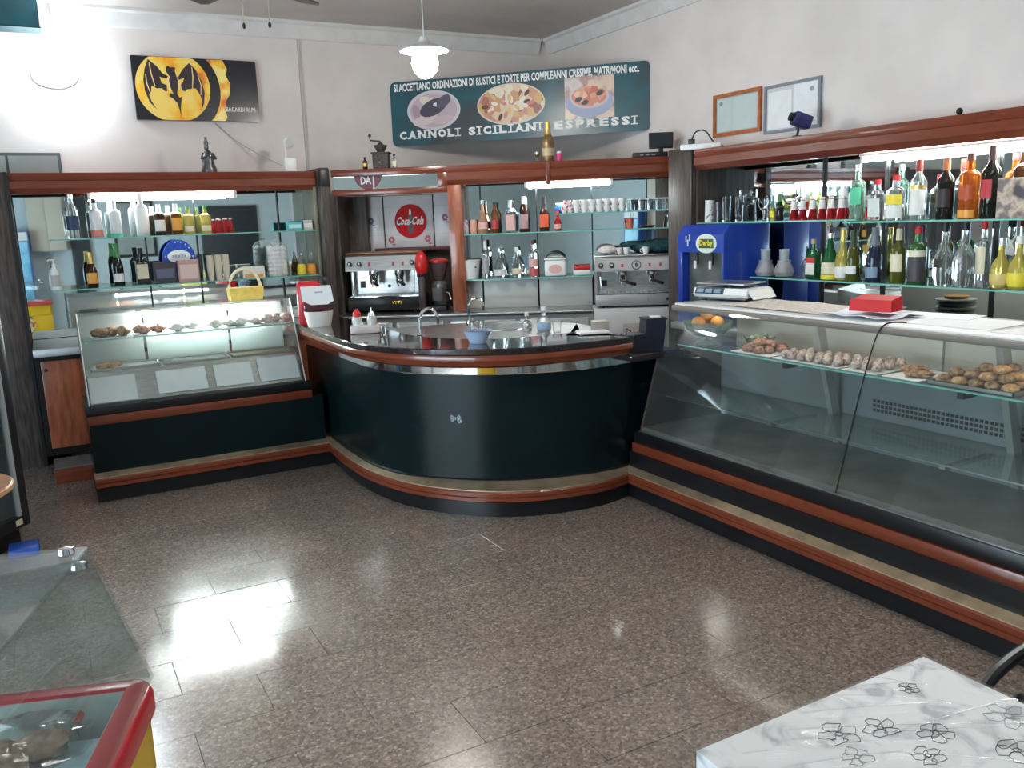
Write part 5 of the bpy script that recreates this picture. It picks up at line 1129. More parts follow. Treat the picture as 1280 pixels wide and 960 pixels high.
# ------------------------------------------------------------------ coffee machines
def espresso(name, label, s0, s1, o0, z0, z1, mtop, mbase, cup_top, pal, badge, D=0.46):
    """machine in the diagonal frame; parts in local coordinates with x along, y back."""
    w = s1-s0; h = z1-z0
    t = thing(name, label, 'coffee machine', MP((s0+s1)/2,o0,z0), MT)
    hw = w/2
    obj('base', B().box(-hw,hw,-0.02,D,0.02,h*0.27,bev=0.01), mbase, t)
    for x in (-hw+0.06, hw-0.06):
        for y in (0.04, D-0.06): obj('foot', B().lathe([(0,0),(0.022,0),(0.018,0.022),(0,0.022)],12,(x,y,0)), BLKPL, t)
    dt = obj('drip_tray', B().box(-hw+0.015,hw-0.015,-0.015,D*0.55,h*0.272,h*0.285), CHROME, t)
    for k in range(18): obj('grate_bar', B().box(-hw+0.03+(w-0.06)*k/18,-hw+0.03+(w-0.06)*(k+0.5)/18,-0.005,D*0.5,h*0.287,h*0.296), STEEL, dt)
    obj('back_panel', B().box(-hw+0.02,hw-0.02,D*0.55,D,h*0.27,h*0.70), STEEL, t)
    obj('side_panel', B().box(-hw,-hw+0.02,D*0.35,D,h*0.27,h*0.95), mtop, t); obj('side_panel', B().box(hw-0.02,hw,D*0.35,D,h*0.27,h*0.95), mtop, t)
    obj('top_body', B().prism([(-hw,-0.035,h*0.72),(-hw,0.0,h*0.96),(-hw,0.03,h),(-hw,D,h),(-hw,D,h*0.70),(-hw,0.12,h*0.70)],(w,0,0)), mtop, t)
    obj('top_tray', B().box(-hw,hw,0.02,D,h,h+0.012,bev=0.003), cup_top, t)
    fp = F((-hw,-0.0365,h*0.72),(1,0,0),(0,0.035,h*0.24)); ph = math.hypot(0.035,h*0.24)
    pn = obj('control_panel', slab(fp, [(0.012,ph*0.06),(w-0.012,ph*0.06),(w-0.012,ph*0.82),(0.012,ph*0.82)], 0.0005, 0.006), pal, t)
    def knob(u, r, m, d=0.03): 
        b = B().prism([fp.p(a,c,0.006) for a, c in oval(u*w,ph*0.44,r,r,16)], fp.w*d); obj('knob', b, m, pn)
    for u in (0.07,0.20,0.92): knob(u,0.021,BLKPL); 
    for u in (0.07,0.20,0.92): knob(u,0.011,CHROME,0.036)
    for u in (0.33,0.66,0.79):
        obj('button', slab(fp, [(u*w-0.010,ph*0.30),(u*w+0.010,ph*0.30),(u*w+0.010,ph*0.56),(u*w-0.010,ph*0.56)], 0.006, 0.010), plain('button_red',(0.40,0.05,0.06)), pn)
    if badge:
        bd = obj('badge', slab(fp, oval(0.5*w,ph*0.45,0.042,0.042,28), 0.006, 0.008), plain('badge_dark',(0.05,0.06,0.06)), pn)
        obj('badge_ring', slab(fp, oval(0.5*w,ph*0.45,0.033,0.033,28), 0.0082, 0.0088), pal, bd)
        obj('badge_mark', slab(fp, oval(0.5*w,ph*0.45,0.012,0.022,16), 0.009, 0.0095), plain('badge_dark',(0.05,0.06,0.06)), bd)
    for i, u in enumerate((0.34,0.70)):
        x = -hw+u*w
        g = obj('group_head', B().lathe([(0,h*0.71),(0.042,h*0.71),(0.046,h*0.64),(0.036,h*0.60),(0.034,h*0.55),(0,h*0.55)],20,(x,0.10,0)), CHROME, t)
        obj('portafilter', B().lathe([(0.036,h*0.55),(0.036,h*0.50),(0.028,h*0.47),(0,h*0.465)],18,(x,0.10,0)), CHROME, g)
        obj('handle', B().tube([(x,0.07,h*0.52),(x+0.03,-0.02,h*0.51),(x+0.075,-0.09,h*0.48)],[0.009,0.013,0.015],8), BLKPL, g)
        obj('spout', B().tube([(x-0.012,0.10,h*0.47),(x-0.016,0.09,h*0.43)],0.006,6).tube([(x+0.012,0.10,h*0.47),(x+0.016,0.09,h*0.43)],0.006,6), CHROME, g)
    for sx in (-1, 1):
        x = sx*(hw-0.045); obj('steam_wand', B().tube([(x,0.02,h*0.71),(x,-0.005,h*0.62),(x-0.01*sx,-0.01,h*0.33)],0.0055,8), CHROME, t)
    obj('gauge_plate', B().box(-hw+0.06,-hw+0.11,D*0.545,D*0.55,h*0.40,h*0.52), BLKPL, t)
    c_ = obj('gauge_dot', B().lathe([(0,0),(0.016,0),(0.016,0.004),(0,0.004)],16), BLKPL, t); c_.rotation_euler = (math.pi/2,0,0); c_.location = (0.0,D*0.55,h*0.42)
    return t, hw, h
t, hw, h = espresso('espresso_machine','espresso machine with steel front and black base in the niche',0.075,0.745,0.06,1.0305,1.565,STEEL,BLACK,mat('wood_tray',(0.34,0.17,0.08),0.4,var=0.3,scale=8),STEEL,False)
obj('name_plate', scribble(B(),F((0.075,-0.021,0.09),(1,0,0)),0,0.095,0,0.026,0.002,4,0.005), GOLD, t, label='small gold maker mark')
GREYM = mat('machine_grey',(0.42,0.41,0.41),0.4,0.35,var=0.06,scale=3)
t, hw, h = espresso('espresso_machine','grey two group espresso machine with round badge on white cabinet',2.325,3.035,-0.12,1.0305,1.475,GREYM,GREYM,STEEL,mat('machine_panel',(0.46,0.45,0.45),0.4,0.3),True,0.37)
fn = F((0.12,-0.021,0.07),(1,0,0)); obj('name_plate', B().tube([fn.p(0.022*math.cos(q),0.020*math.sin(q),0.001) for q in [2.2+0.25*i for i in range(11)]],0.003,5), plain('plate_mauve',(0.32,0.26,0.27)), t)
obj('switch', B().ell((0.27,-0.022,0.07),(0.018,0.008,0.014)), BLKPL, t)
# grinder with red lid
t = thing('bean_grinder','coffee bean grinder with red lid right of the niche machine','grinder',MP(0.90,0.12,1.0305),MT)
obj('base', B().box(-0.075,0.085,-0.10,0.14,0,0.05,bev=0.01), BLKPL, t)
obj('body', B().lathe([(0.06,0.05),(0.075,0.08),(0.075,0.24),(0.05,0.27)],20,(0.01,0.05,0)), mat('grinder_grey',(0.22,0.22,0.23),0.3,0.6), t)
obj('dosing_bowl', B().lathe([(0,0.10),(0.05,0.10),(0.055,0.21),(0.05,0.215),(0,0.215)],18,(0.005,-0.055,0)), mat('smoky_plastic',(0.30,0.29,0.30),0.15,trans=0.6), t)
obj('hopper', B().lathe([(0.03,0.26),(0.045,0.28),(0.085,0.40),(0.088,0.44),(0.08,0.44),(0.03,0.28)],20,(0.01,0.05,0)), mat('hopper_smoke',(0.35,0.22,0.22),0.15,trans=0.7), t)
obj('lid', B().lathe([(0.092,0.435),(0.092,0.455),(0.05,0.47),(0.02,0.475),(0,0.475)],20,(0.01,0.05,0)), REDP, t)
obj('lever', B().tube([(0.075,-0.04,0.17),(0.11,-0.06,0.16),(0.125,-0.07,0.10)],0.008,8), CHROME, t)
t = thing('red_knob_hopper','red rounded grinder hopper beside the niche machine','hopper',MP(0.775,0.02,1.0305),MT)
obj('stand', B().box(-0.03,0.03,-0.05,0.06,0,0.32,bev=0.01), mat('grinder_dark',(0.05,0.03,0.035),0.35), t)
obj('hopper', B().ell((0,0.0,0.43),(0.06,0.06,0.115),18,12), REDP, t); obj('collar', B().lathe([(0.034,0.30),(0.046,0.325),(0.046,0.345),(0.03,0.35)],18), BLKPL, t)
# cloths and cups on the right machine
zt = 1.0305+0.4445+0.013
TEALC = mat('teal_cloth',(0.012,0.06,0.07),0.8,var=0.4,scale=30,bump=0.4)
t = thing('folded_cloth','dark teal cloth heaped on the grey espresso machine','cloth',MP(2.83,0.12,zt),MT)
obj('fold', B().ell((0.02,0,0.05),(0.20,0.09,0.055),20,9,0.22), TEALC, t); obj('fold', B().ell((-0.14,0.02,0.075),(0.12,0.06,0.03),16,8,0.25), TEALC, t); obj('fold', B().ell((0.10,0.02,0.09),(0.10,0.05,0.03),16,8,0.25), TEALC, t)
tag(obj('white_towel', B().ell(MP(2.44,0.02,zt+0.040),(0.085,0.05,0.042),18,9,0.22,MT), mat('towel_white',(0.72,0.66,0.63),0.85,var=0.12,scale=40,bump=0.3)),'crumpled white towel on left of grey espresso machine','towel')
cup(MP(2.545,-0.03,zt),MT+2.6,'white cup with red stripe on grey espresso machine','cups on grey machine',mat('cup_stripe',(0.78,0.70,0.68),0.2,col2=(0.5,0.08,0.08),scale=30,ramp=(0.55,0.6)),0.030,0.062)
cup(MP(2.605,-0.03,zt),MT+0.4,'plain white cup beside the red striped cup','cups on grey machine',PORC,0.031,0.062)
cup(MP(2.77,-0.03,zt),MT+3.0,'single white cup in front of the teal cloth','cups on grey machine',PORC,0.033,0.060)

# ------------------------------------------------------------------ blue dispenser, scale and things on the right counter
BLUE = mat('dispenser_blue',(0.008,0.045,0.36),0.28,var=0.12,scale=2,coat=0.3)
t = thing('drink_dispenser','glossy blue drink dispenser with oval yellow logo in the corner','dispenser',(4.62,5.10,0.9705))
fD = F((4.44,5.385,0.97),(0,-1,0)); DW, DH = 0.52, 0.745
obj('back_body', B().box(4.62,4.90,4.865,5.385,0.97,1.73,bev=0.012), BLUE, t, True)
hd = obj('head', B().prism([(4.44,4.865,1.525),(4.44,4.865,1.66),(4.50,4.865,1.73),(4.63,4.865,1.73),(4.63,4.865,1.525)],(0,0.52,0)), BLUE, t, True)
obj('cheek', B().box(4.44,4.625,4.865,4.885,0.97,1.527,bev=0.004), BLUE, t, True); obj('cheek', B().box(4.44,4.625,5.33,5.385,0.97,1.527,bev=0.004), BLUE, t, True)
obj('base', B().box(4.43,4.625,4.885,5.33,0.97,1.13,bev=0.006), BLUE, t, True)
obj('recess', B().box(4.51,4.62,4.885,5.33,1.13,1.525), mat('recess_grey',(0.10,0.11,0.10),0.4,var=0.3,scale=6), t, True)
for y in (5.03,5.20):
    tp = obj('tap', B().lathe([(0,0),(0.014,0),(0.016,0.06),(0.01,0.09),(0,0.09)],12,(4.475,y,1.43)), BLKPL, t, True); obj('lever', B().box(4.452,4.462,y-0.012,y+0.012,1.40,1.46), WHITE, tp, True)
obj('drip_grid', B().box(4.435,4.508,4.92,5.31,1.131,1.14), STEEL, t, True)
lg = obj('logo_oval', slab(fD, oval(0.33,0.622,0.115,0.072,36), 0.0005, 0.004), plain('logo_white',(0.72,0.78,0.70)), hd, True)
fo = F(fD.p(0,0,0.004),(0,-1,0))
obj('logo_plate', slab(fD, [(0.25,0.587),(0.415,0.587),(0.41,0.657),(0.255,0.657)], 0.0042, 0.005), plain('logo_green',(0.015,0.09,0.03)), hd, True)
bt = B(); text_bm(bt,'Derby',fD,0.258,0.405,0.594,0.650,0.0056,0.03); obj('logo_lettering', bt, plain('logo_yellow',(0.85,0.65,0.03)), hd, True, smooth=0)
for k, (u, vv) in enumerate(((0.09,0.63),(0.11,0.60),(0.13,0.64))): obj('print_mark', slab(fD, [(u,vv),(u+0.014,vv),(u+0.014,vv+0.05),(u,vv+0.05)], 0.0005, 0.001), plain('mark_white',(0.55,0.6,0.75)), hd, True)

# retail scale on the far end of the counter top
zc = 1.2525
t = thing('price_scale','white retail scale with dark display and steel plate on counter','scale',(3.98,4.28,zc),RT+0.25)
SCW = mat('scale_white',(0.74,0.74,0.73),0.35)
obj('body', B().prism([(-0.20,-0.13,0.025),(-0.20,-0.15,0.045),(-0.20,-0.13,0.085),(-0.20,0.14,0.085),(-0.20,0.14,0.025)],(0.40,0,0)), SCW, t)
obj('underside', B().box(-0.18,0.18,-0.12,0.13,0.012,0.03), plain('scale_grey',(0.16,0.16,0.17)), t)
obj('side_arm', B().prism([(0.18,-0.12,0.085),(0.22,-0.12,0.075),(0.255,-0.12,0.02),(0.235,-0.12,0.015),(0.20,-0.12,0.055),(0.18,-0.12,0.06)],(0,0.24,0)), SCW, t)
dp = obj('display_panel', B().prism([(-0.185,-0.1315,0.084),(-0.185,-0.1505,0.047),(0.03,-0.1505,0.047),(0.03,-0.1315,0.084)],(0,-0.003,0.0015)), plain('display_blue',(0.035,0.06,0.10),0.25), t)
for x in (-0.17,-0.105,-0.04):
    obj('digit_window', B().prism([(x,-0.1385,0.078),(x,-0.152,0.055),(x+0.05,-0.152,0.055),(x+0.05,-0.1385,0.078)],(0,-0.003,0.0015)), plain('lcd',(0.20,0.30,0.36),0.2), dp)
obj('plate_support', B().lathe([(0.05,0.085),(0.05,0.105)],16), BLKPL, t)
obj('plate', B().box(-0.19,0.17,-0.13,0.14,0.105,0.116,bev=0.004), STEEL, t)
for x in (-0.15,0.15):
    for y in (-0.09,0.10): obj('foot', B().lathe([(0,0),(0.018,0),(0.018,0.014),(0,0.014)],12,(x,y,0)), BLKPL, t)
# cloth, papers, red box
def wavy(x0, x1, y0, y1, z, amp, m, label, name, cat, nx=14, ny=18, th=0.004, seed=1, hump=0.0):
    r = random.Random(seed); ph = [r.random()*6 for _ in range(4)]
    b = B(); g = []
    for i in range(nx+1):
        row = []
        for j in range(ny+1):
            x = x0+(x1-x0)*i/nx; y = y0+(y1-y0)*j/ny
            hgt = amp*(1+0.5*math.sin(9*i/nx+ph[0])+0.5*math.sin(13*j/ny+ph[1])*math.cos(5*i/nx+ph[2]))+hump*math.sin(math.pi*i/nx)*math.sin(math.pi*j/ny)
            row.append((x, y, z+max(0.0,hgt)))
        g.append(row)
    top = [[b.bm.verts.new((p[0],p[1],p[2]+th)) for p in row] for row in g]; bot = [[b.bm.verts.new(p) for p in row] for row in g]
    for i in range(nx):
        for j in range(ny):
            b.bm.faces.new([top[i][j],top[i+1][j],top[i+1][j+1],top[i][j+1]]); b.bm.faces.new([bot[i][j],bot[i][j+1],bot[i+1][j+1],bot[i+1][j]])
    for i in range(nx):
        b.bm.faces.new([top[i][0],bot[i][0],bot[i+1][0],top[i+1][0]]); b.bm.faces.new([top[i][ny],top[i+1][ny],bot[i+1][ny],bot[i][ny]])
    for j in range(ny):
        b.bm.faces.new([top[0][j],top[0][j+1],bot[0][j+1],bot[0][j]]); b.bm.faces.new([top[nx][j],bot[nx][j],bot[nx][j+1],top[nx][j+1]])
    return tag(obj(name, b, m), label, cat)
wavy(3.68,4.10,3.28,4.05,zc,0.004,mat('counter_cloth',(0.55,0.50,0.45),0.85,var=0.15,scale=40,bump=0.3),'beige cloth spread over far part of counter top','counter_cloth','cloth',hump=0.02)
wavy(3.64,3.98,2.86,3.26,zc,0.012,mat('paper_blueish',(0.68,0.74,0.84),0.6),'curled bluish white paper sheet under the red box','paper_sheet','paper',th=0.002,seed=4)
t = thing('red_box','bright red folded box on the curled paper','box',(3.82,3.02,zc+0.034),0.25)
obj('box', B().prism([(-0.08,-0.10,0),(0.05,-0.11,0.0),(0.06,-0.10,0.075),(-0.07,-0.10,0.06)],(0,0.21,0)), mat('box_red',(0.42,0.004,0.006),0.6,ior=1.3), t); obj('flap', B().prism([(-0.085,-0.105,0.002),(-0.08,-0.105,0.0),(-0.072,-0.105,0.06),(-0.077,-0.105,0.062)],(0,0.22,0)), mat('box_red2',(0.50,0.012,0.012),0.6), t)
for i, (x0, x1, y0, y1, r_) in enumerate(((3.70,4.08,2.35,2.80,0.05),(3.66,4.00,1.88,2.30,-0.06),(3.92,4.14,2.62,2.98,0.2),(3.70,4.06,1.35,1.80,0.04))):
    o = obj('paper_sheet', B().box(-(x1-x0)/2,(x1-x0)/2,-(y1-y0)/2,(y1-y0)/2,0,0.0025), PAPER); o.location = ((x0+x1)/2,(y0+y1)/2,zc+0.0005+0.003*(i == 2)); o.rotation_euler = (0,0,r_)
    tag(o, ['large white paper sheet on counter right of the red box','white paper sheet on counter near the photo edge','small white sheet at back edge of counter','white paper sheet on counter outside the right edge'][i], 'paper', 'papers on the counter top')
t = thing('doily_stack','stack of lacy paper trays topped with orange on worktop','paper stack',(4.62,3.60,0.9705))
for k in range(9):
    obj('paper_tray', B().lathe([(0,0.026*k),(0.105,0.026*k),(0.128-0.006*(k % 2),0.026*k+0.020),(0.105,0.026*k+0.022),(0,0.026*k+0.022)],22), plain('doily%d' % (k % 2),[(0.76,0.74,0.66),(0.40,0.38,0.33)][k % 2]), t)
obj('top_card', B().lathe([(0,0.235),(0.075,0.235),(0.075,0.248),(0,0.248)],22), ORG, t)
# bowl of oranges inside the counter end
zs = 0.9855
JG = mat('jade_glass',(0.55,0.80,0.74),0.05,trans=0.85,ior=1.3)
t = thing('footed_bowl','pale green footed glass bowl holding oranges inside counter','bowl',(3.705,4.20,zs))
obj('foot', B().lathe([(0,0),(0.085,0),(0.08,0.012),(0.03,0.03),(0.03,0.05)],24), JG, t)
obj('bowl', B().lathe([(0.03,0.05),(0.10,0.07),(0.145,0.11),(0.16,0.155),(0.153,0.155),(0.138,0.115),(0.095,0.078),(0,0.066)],28), JG, t)
ORF = mat('orange_peel',(0.85,0.34,0.06),0.45,var=0.12,scale=90,bump=0.15)
for k, (dx, dy, dz) in enumerate(((-0.06,0.02,0.150),(0.035,0.06,0.150),(0.03,-0.055,0.150),(0.0,0.005,0.205))):
    o = thing('orange',['orange at left in the green glass bowl','orange at back of the green glass bowl','orange at front right of the green glass bowl','topmost orange on the green glass bowl'][k],'orange',(3.705+dx,4.20+dy,zs+dz-0.04),0,'oranges in the bowl')
    obj('peel', B().ell((0,0,0.037),(0.044,0.044,0.042),16,10), ORF, o); obj('stem_end', B().ell((0,0.005,0.079),(0.005,0.005,0.003),8,5), plain('stem_green',(0.10,0.14,0.04)), o)
t = thing('glass_dish','clear glass dish of wrapped sweets behind the oranges','dish',(3.88,3.92,zs))
obj('dish', B().lathe([(0,0),(0.06,0),(0.10,0.07),(0.096,0.07),(0.056,0.006),(0,0.006)],26), CLEAR, t)
rn = random.Random(2)
for k in range(26):
    a = rn.random()*6.28; r = 0.075*math.sqrt(rn.random())
    o = obj('wrapped_sweet', B().ell((0,0,0.010),(0.017,0.011,0.010),8,6,0.2), plain('sweet%d' % (k % 4),[(0.75,0.74,0.68),(0.55,0.42,0.12),(0.20,0.30,0.12),(0.65,0.64,0.62)][k % 4],0.25))
    o.location = (3.88+r*math.cos(a),3.92+r*math.sin(a),zs+0.040+0.028*(1-r/0.075)+0.006*rn.random()); o.rotation_euler = (0,0,a)
    tag(o,'small wrapped sweet heaped in the clear glass dish','sweet','wrapped sweets in the dish')
# added fill light, unseen: two suspended fluorescent fixtures brightening walls and ceiling
for nm, x, y, lab in (('added_fill_lamp',0.6,2.0,'added unseen twin fluorescent fill light above the open floor'),('added_fill_lamp',3.0,1.9,'added unseen twin fluorescent fill light above the right counter')):
    t = thing(nm, lab, 'lamp', (x,y,ZC-0.34))
    obj('housing', B().box(-0.62,0.62,-0.02,0.02,0.0,0.04,bev=0.006), WHITE, t)
    for dx in (-0.4,0.4): obj('hanger', B().tube([(dx,0,0.04),(dx,0,0.335)],0.004,6), CHROME, t)
    for dy in (-0.045,0.045): obj('tube', B().tube([(-0.6,dy,0.02),(0.6,dy,0.02)],0.016,10), emis('added_fill_glow',(1.0,0.955,0.90),22.0), t)
# ------------------------------------------------------------------ things on the bar
zb = 1.0855
t = thing('juice_squeezer','red and white electric citrus squeezer at left end of bar','squeezer',(1.80,6.44,zb),-0.25)
obj('back_housing', B().box(-0.13,0.05,-0.03,0.11,0,0.335,bev=0.03,seg=3), mat('squeezer_red',(0.45,0.015,0.025),0.3), t)
obj('hopper', B().prism([(-0.10,-0.11,0.30),(0.12,-0.11,0.30),(0.135,-0.11,0.19),(0.09,-0.11,0.165),(-0.03,-0.11,0.165),(-0.095,-0.11,0.20)],(0,0.12,0)), WHITE, t)
obj('dark_band', B().box(-0.085,0.115,-0.095,-0.0,0.115,0.165,bev=0.006), mat('squeezer_dark',(0.07,0.02,0.025),0.25), t)
obj('collecting_bowl', B().lathe([(0,0),(0.085,0),(0.105,0.09),(0.108,0.115),(0.10,0.115),(0.08,0.01),(0,0.01)],22,(0.02,-0.05,0)), mat('bowl_offwhite',(0.66,0.62,0.58),0.4), t)
obj('knob', B().lathe([(0,0.335),(0.03,0.335),(0.026,0.365),(0,0.37)],16,(0.06,0.03,0)), BLKPL, t)
obj('name_print', slab(F((0.0,-0.111,0.255),(1,0,0)), [(0,0),(0.06,0.0),(0.06,0.008),(0,0.008)], 0.0002, 0.001), plain('mark_grey',(0.3,0.3,0.3)), t)
t = thing('cruet_caddy','small caddy holding salt and sugar with red cap on bar','caddy',(1.93,5.70,zb),-0.35)
obj('tray', B().box(-0.10,0.10,-0.045,0.045,0,0.055,bev=0.01), mat('caddy_pinkgrey',(0.56,0.48,0.45),0.4,var=0.1), t)
for x, m in ((-0.05,REDC),(0.05,SILV)):
    s_ = obj('shaker', B().lathe([(0,0.006),(0.030,0.006),(0.034,0.09),(0.026,0.12),(0,0.12)],16,(x,0,0)), mat('shaker_glass',(0.80,0.80,0.78),0.15,trans=0.4), t)
    obj('shaker_cap', B().lathe([(0.028,0.115),(0.028,0.14),(0.016,0.155),(0.008,0.17),(0,0.17)] if m == REDC else [(0.026,0.115),(0.02,0.14),(0.006,0.15),(0.006,0.175),(0,0.176)],14,(x,0,0)), m, s_)
t = thing('shot_glass','small clear shot glass beside the caddy on bar','glass',(1.985,5.47,zb))
obj('glass', B().lathe([(0,0),(0.022,0),(0.032,0.085),(0.030,0.085),(0.020,0.010),(0,0.010)],18), CLEAR, t); obj('rim', B().lathe([(0.0322,0.082),(0.0325,0.087),(0.030,0.087)],18), WHI, t)
def faucet(name, label, loc, rz, R, H, r=0.011):
    t = thing(name, label, 'faucet', loc, rz)
    obj('base', B().lathe([(0,0),(0.026,0),(0.024,0.03),(0.014,0.04),(0,0.04)],18), CHROME, t)
    obj('spout', B().tube([(0,0,0.03),(0,0,H)]+[(R-R*math.cos(a),0,H+R*math.sin(a)) for a in [math.pi*i/14 for i in range(1,15)]]+[(2*R,0,H-0.03)],r,10), CHROME, t)
    obj('lever', B().tube([(0,-0.02,0.035),(0.01,-0.05,0.055)],0.006,8), CHROME, t)
    return t
faucet('swan_faucet','high arched chrome faucet standing on bar inner edge',(2.20,5.36,zb-0.035),0.35,0.085,0.115)
faucet('swan_faucet','slim chrome faucet arching up in front of white panels',(2.78,5.80,1.0505),-0.1,0.062,0.14,0.009)
t = thing('blue_bowl','pale blue plastic bowl with upturned glasses on bar','bowl',(2.31,4.70,zb))
obj('bowl', B().lathe([(0,0),(0.05,0),(0.055,0.008),(0.088,0.075),(0.092,0.078),(0.084,0.077),(0.05,0.012),(0,0.012)],28), mat('bowl_blue',(0.42,0.52,0.72),0.3), t)
for k, (dx, dy) in enumerate(((-0.025,0.01),(0.028,-0.005))):
    g = thing('upturned_glass',['clear glass upside down at left in the blue bowl','clear glass upside down at right in the blue bowl'][k],'glass',(2.31+dx,4.70+dy,zb+0.018),0,'glasses in the blue bowl')
    obj('glass', B().lathe([(0.024,0),(0.019,0.115),(0,0.115),(0,0.108),(0.017,0.108),(0.022,0.0)],16), CLEAR, g); obj('base_disc', B().lathe([(0,0.113),(0.0195,0.113),(0.0195,0.117),(0,0.117)],16), CLEAR, g)
bottle('round',(3.02,5.10,1.0505),MT,0.17,0.052,G_CLR,WHI,'clear water bottle with blue label on bar worktop','water bottles on the bar',plain('label_lblue',(0.42,0.55,0.75)),(0.08,0.42))
bottle('round',(2.93,5.18,1.0505),MT,0.13,0.036,G_CLR,WHI,'smaller clear bottle left of the blue label bottle','water bottles on the bar')
tumbler((3.02,4.93,1.0505),0.09,0.032,'clear tumbler in front of blue label bottle on worktop',group='tumblers on the bar')
t = thing('paper_tray_bar','small steel tray with white paper near bar right end','tray',(3.06,4.56,zb),-0.3)
obj('tray', B().box(-0.105,0.105,-0.07,0.07,0,0.010,bev=0.003), STEEL, t); obj('paper', B().box(-0.095,0.095,-0.06,0.06,0.010,0.018), PAPER, t)
t = thing('grey_box','low grey brown box on bar beside black holder','box',(3.16,4.62,zb),-0.3)
obj('box', B().box(-0.05,0.05,-0.04,0.04,0,0.062,bev=0.004), mat('box_greybrown',(0.30,0.26,0.23),0.5), t); obj('lid', B().box(-0.052,0.052,-0.042,0.042,0.062,0.07,bev=0.002), mat('box_greybrown2',(0.34,0.30,0.27),0.5), t)
t = thing('napkin_holder','black stepped holder box on low ledge at bar right end','holder',(3.39,4.46,0.9555),-0.35)
obj('body', B().prism([(-0.14,-0.07,0),(0.11,-0.07,0),(0.135,-0.07,0.20),(0.0,-0.07,0.20),(-0.01,-0.07,0.115),(-0.14,-0.07,0.11)],(0,0.14,0)), mat('holder_black',(0.010,0.012,0.025),0.3), t)
obj('lid', B().prism([(-0.005,-0.073,0.20),(0.14,-0.073,0.20),(0.14,-0.073,0.212),(-0.005,-0.073,0.212)],(0,0.146,0)), BLKPL, t); obj('paper', B().box(0.05,0.11,-0.03,0.03,0.212,0.220), PAPER, t)
obj('clip', B().tube([(-0.12,-0.02,0.11),(-0.12,-0.02,0.15),(-0.09,-0.02,0.13)],0.006,6), BLKPL, t)

# ------------------------------------------------------------------ ice cream chest, front left (local x right, y away)
CH = thing('ice_cream_chest','yellow ice cream chest with red rim and glass cover, front left','freezer',(0.115,1.845,0),-math.radians(19))
CW, CD = 1.0, 0.66
obj('body', B().box(-CW+0.02,-0.02,-CD+0.02,-0.02,0.06,0.70,bev=0.02).box(-CW+0.02,-0.02,-0.045,-0.02,0.70,0.85).box(-CW+0.02,-0.02,-CD+0.02,-CD+0.045,0.70,0.85).box(-0.045,-0.02,-CD+0.02,-0.02,0.70,0.85).box(-CW+0.02,-CW+0.045,-CD+0.02,-0.02,0.70,0.85), YELP, CH, label='yellow body panels')
rp = rrect(-CW,0,-CD,0,0.05,5)
def ring(pts, w, z0, z1, rr=0.02):
    b = B(); rows = []
    n = len(pts); cx = sum(p[0] for p in pts)/n; cy = sum(p[1] for p in pts)/n
    for i, p in enumerate(pts):
        a = Vector(pts[i-1]); c = Vector(pts[(i+1) % n]); tt = (c-a).normalized(); o = Vector((tt.y,-tt.x))
        prof = [(0,z0),(0.0,z1-rr),(-rr*0.4,z1-rr*0.3),(-rr,z1),(-w,z1),(-w,z0)]
        rows.append([b.bm.verts.new((p[0]+o.x*d, p[1]+o.y*d, z)) for d, z in prof])
    for i in range(n):
        A, C = rows[i], rows[(i+1) % n]
        for j in range(6): b.bm.faces.new([A[j],A[(j+1) % 6],C[(j+1) % 6],C[j]])
    return b
obj('rim', ring(rp,0.05,0.845,0.905), mat('rim_red',(0.50,0.02,0.03),0.25,coat=0.3), CH, label='rounded red rim')
obj('liner', B().box(-CW+0.05,-0.05,-CD+0.05,-0.05,0.79,0.80), mat('liner_grey',(0.48,0.52,0.46),0.4,var=0.1), CH)
for a in ((-CW+0.05,-0.05,-0.056,-0.046),(-CW+0.05,-0.05,-CD+0.046,-CD+0.056),(-0.056,-0.046,-CD+0.05,-0.05),(-CW+0.046,-CW+0.056,-CD+0.05,-0.05)):
    obj('liner_wall', B().box(*a,0.80,0.897), mat('liner_wall',(0.42,0.46,0.42),0.4,var=0.1), CH)
CG = pane('chest_pane',(0.90,0.93,0.92),veil=0.035,veilcol=(0.65,0.72,0.75))
obj('top_pane', B().box(-CW+0.06,-0.10,-CD+0.03,-0.012,1.194,1.202), CG, CH, label='blue grey glass top')
obj('side_pane', B().prism([(-0.012,-CD+0.03,0.905),(-0.005,-CD+0.03,0.905),(-0.098,-CD+0.03,1.200),(-0.105,-CD+0.03,1.200)],(0,CD-0.042,0)), CG, CH, label='sloping side glass')
obj('end_pane', B().prism([(-CW+0.02,-0.018,0.905),(-0.012,-0.018,0.905),(-0.105,-0.018,1.195),(-CW+0.06,-0.018,1.195)],(0,0.007,0)), CG, CH)
for x, y, z in ((-0.13,-0.045,1.204),(-0.115,-0.03,1.165)):
    obj('glass_clip', B().lathe([(0,0),(0.016,0),(0.014,0.010),(0,0.012)],14,(x,y,z)), CHROME, CH)
for x in (-CW+0.1,-0.1):
    for y in (-CD+0.1,-0.1): obj('castor', B().lathe([(0,0),(0.03,0),(0.03,0.06),(0,0.06)],12,(x,y,0)), BLKPL, CH)
